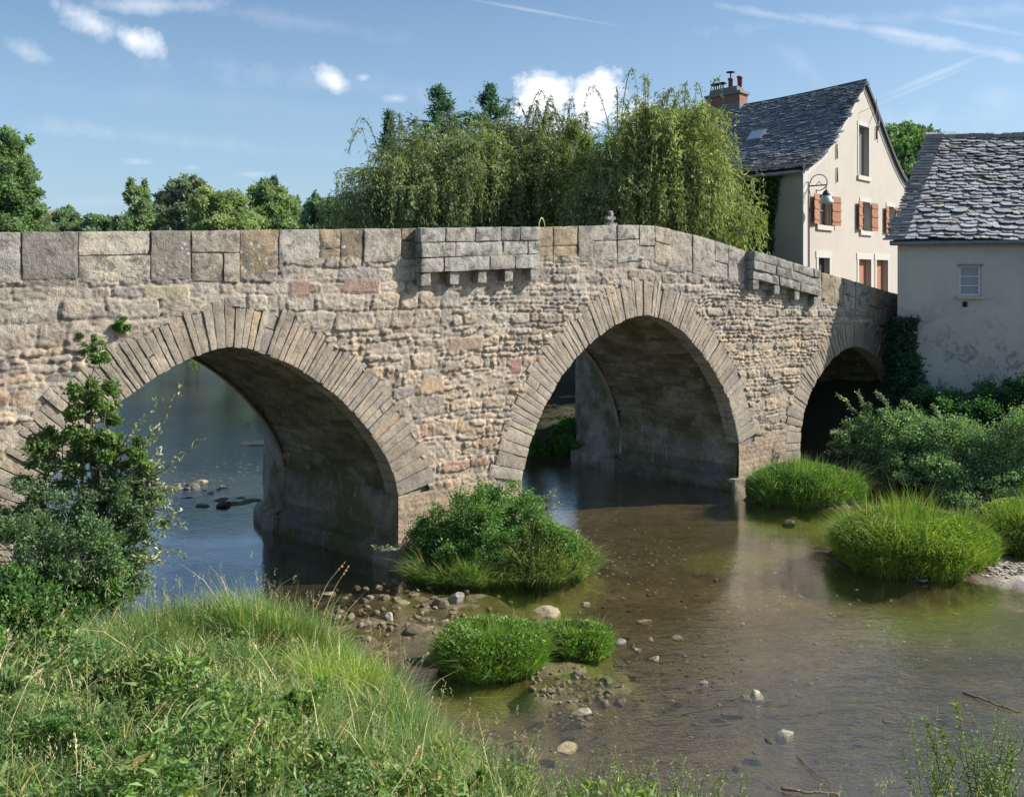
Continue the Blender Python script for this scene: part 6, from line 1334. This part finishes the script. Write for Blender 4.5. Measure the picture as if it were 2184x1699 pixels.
# pale pebbles
rs = np.random.RandomState(9); mb = MB()
def pebs(cx, cy, sx, sy, n, s, colp):
    P, f, c = rockmesh(1, (1, 1, 1)); P = P.reshape(22, 44, 3)[::3, ::4].reshape(-1, 3); f = gridf(8, 11)
    for _ in range(n):
        q = gd(cx + rs.normal() * sx, cy + rs.normal() * sy); s_ = s * rs.uniform(.5, 1.5); z_ = max(gz1(q[0], q[1]), -.045) + s_ * .15; mb.add(P * np.array([s_, s_ * .7, s_ * .5]) + np.array([q[0], q[1], z_]), f, np.array(colp) * rs.uniform(.6, 1.1))
pebs(1350, 1190, 75, 40, 110, .035, (.6, .56, .5)); pebs(1650, 1270, 90, 40, 50, .035, (.62, .6, .58)); pebs(1960, 1330, 110, 45, 50, .03, (.62, .62, .55)); pebs(2150, 1217, 30, 7, 260, .045, (.55, .49, .42)); pebs(1300, 1500, 120, 60, 40, .025, (.5, .45, .36)); pebs(560, 1000, 60, 22, 60, .06, (.55, .55, .55)); pebs(420, 1025, 30, 8, 60, .06, (.3, .26, .2))
tag(mb.build('pebbles', M_ROCK, None), 'pale pebbles strewn over the shallow riverbed', 'pebbles', kind='stuff')
# gravel tongue far under the left arch
p = gd(548, 946); lumpy('x', (0, 0, 0), (.01,) * 3, M_ROCK, None, (1, 1, 1), 1)
bpy.data.objects.remove(bpy.data.objects['x'])
o = lumpy('sandbank', (p[0], p[1], 0), (.75, .45, .10), M_ROCK, None, (.52, .42, .25), 3, 20, .3); tag(o, 'tiny pale sandbank at the pier edge far under the left arch', 'sandbank')
# sticks
def stick(pts, label, seed, r=.012, col=(.20, .15, .10)):
    P = np.array([gd(a, b, c) for a, b, c in pts]); mb = MB(); rs = np.random.RandomState(seed); t = np.linspace(0, len(P) - 1, 12); Q = np.stack([np.interp(t, np.arange(len(P)), P[:, k]) for k in range(3)], 1) + rs.normal(size=(12, 3)) * .006; mb.tube(Q, np.linspace(r, r * .4, 12), 6, col)
    for k in (4, 7, 9): mb.tube([Q[k], Q[k] + rs.normal(size=3) * [.08, .08, .03] + [0, 0, .02]], [r * .5, r * .2], 5, col)
    tag(mb.build('stick', M_BARK, None), label, 'stick')
stick([(1735, 1167, .03), (1760, 1170, .03), (1790, 1176, .02)], 'pale bleached stick at the left tip of the lime green clump', 1, .02, (.55, .5, .42)); stick([(2055, 1475, .02), (2120, 1500, .03), (2180, 1520, .02)], 'long dark branch lying in the water at the right edge', 2, .02); stick([(1665, 1680, .03), (1720, 1688, .05), (1790, 1690, .02)], 'thick stick at the bottom edge of the water', 3, .022); stick([(1700, 1610, .02), (1740, 1650, .03), (1775, 1672, .03)], 'thin brown stick pointing at the thick one', 4, .01); stick([(1445, 1362, .02), (1490, 1366, .02)], 'thin stick beside the low dark flat rock', 5, .01)
# ------------------------------------------------------------------ small things on the parapet
c0 = bw(7.05, .32, ztop(7.05) - .01); cr = empty('stone_cross', tuple(c0), 'small broken stone cross standing on the crown of the bridge', 'cross')
mb = MB()
def cb(a, b, z0, z1, th=.05): mb.box(a, b, -th, th, z0, z1, fn=lambda s, t, z: tuple(bw(7.05 + s, .32 + t, ztop(7.05) + z)), col=(.42, .38, .37))
cb(-.13, .13, -.02, .07, .1); cb(-.045, .045, .07, .36); cb(-.17, -.045, .16, .245); cb(.045, .12, .165, .245); cb(-.07, .03, .36, .40, .04)
mb.build('cross_body', M_BLOCK, cr, smooth=False)
mb = MB(); c0 = bw(4.62, .35, ztop(4.62)); P = [c0 + np.array([E1[0] * x_, E1[1] * x_, z_]) for x_, z_ in ((-.09, -.02), (-.09, .12), (-.04, .22), (0, .25), (.05, .2), (.1, .08), (.11, -.02))]; mb.tube(P, [.012, .014, .014, .014, .012, .01, .008], 6, (.4, .5, .25)); tag(mb.build('bent_shoot', M_GRASS, None), 'single pale bent shoot growing on top of the parapet', 'plant')
# plant growing out of the left arch crown side and moss
sp = canopy('weed', tuple(bw(-5.9, -.05, 5.6)), [(*bw(-5.9, -.15, 5.65), .22, .1, .16), (*bw(-6.5, -.15, 5.3), .3, .1, .2)], 1500, .06, .035, (.06, .12, .03), 'small green weed rooted in the wall above the left end of the left arch', 'plant', 900, trunk=0)
wr = at(405, 772, 27); canopy('willow_spray', tuple(wr + np.array([0, 0, 3])), [(wr[0], wr[1], wr[2] + .1, .32, .25, .45)], 700, .16, .04, (.15, .24, .05), 'bright hanging willow spray seen under the crown of the left arch', 'branch', 901, trunk=.004)
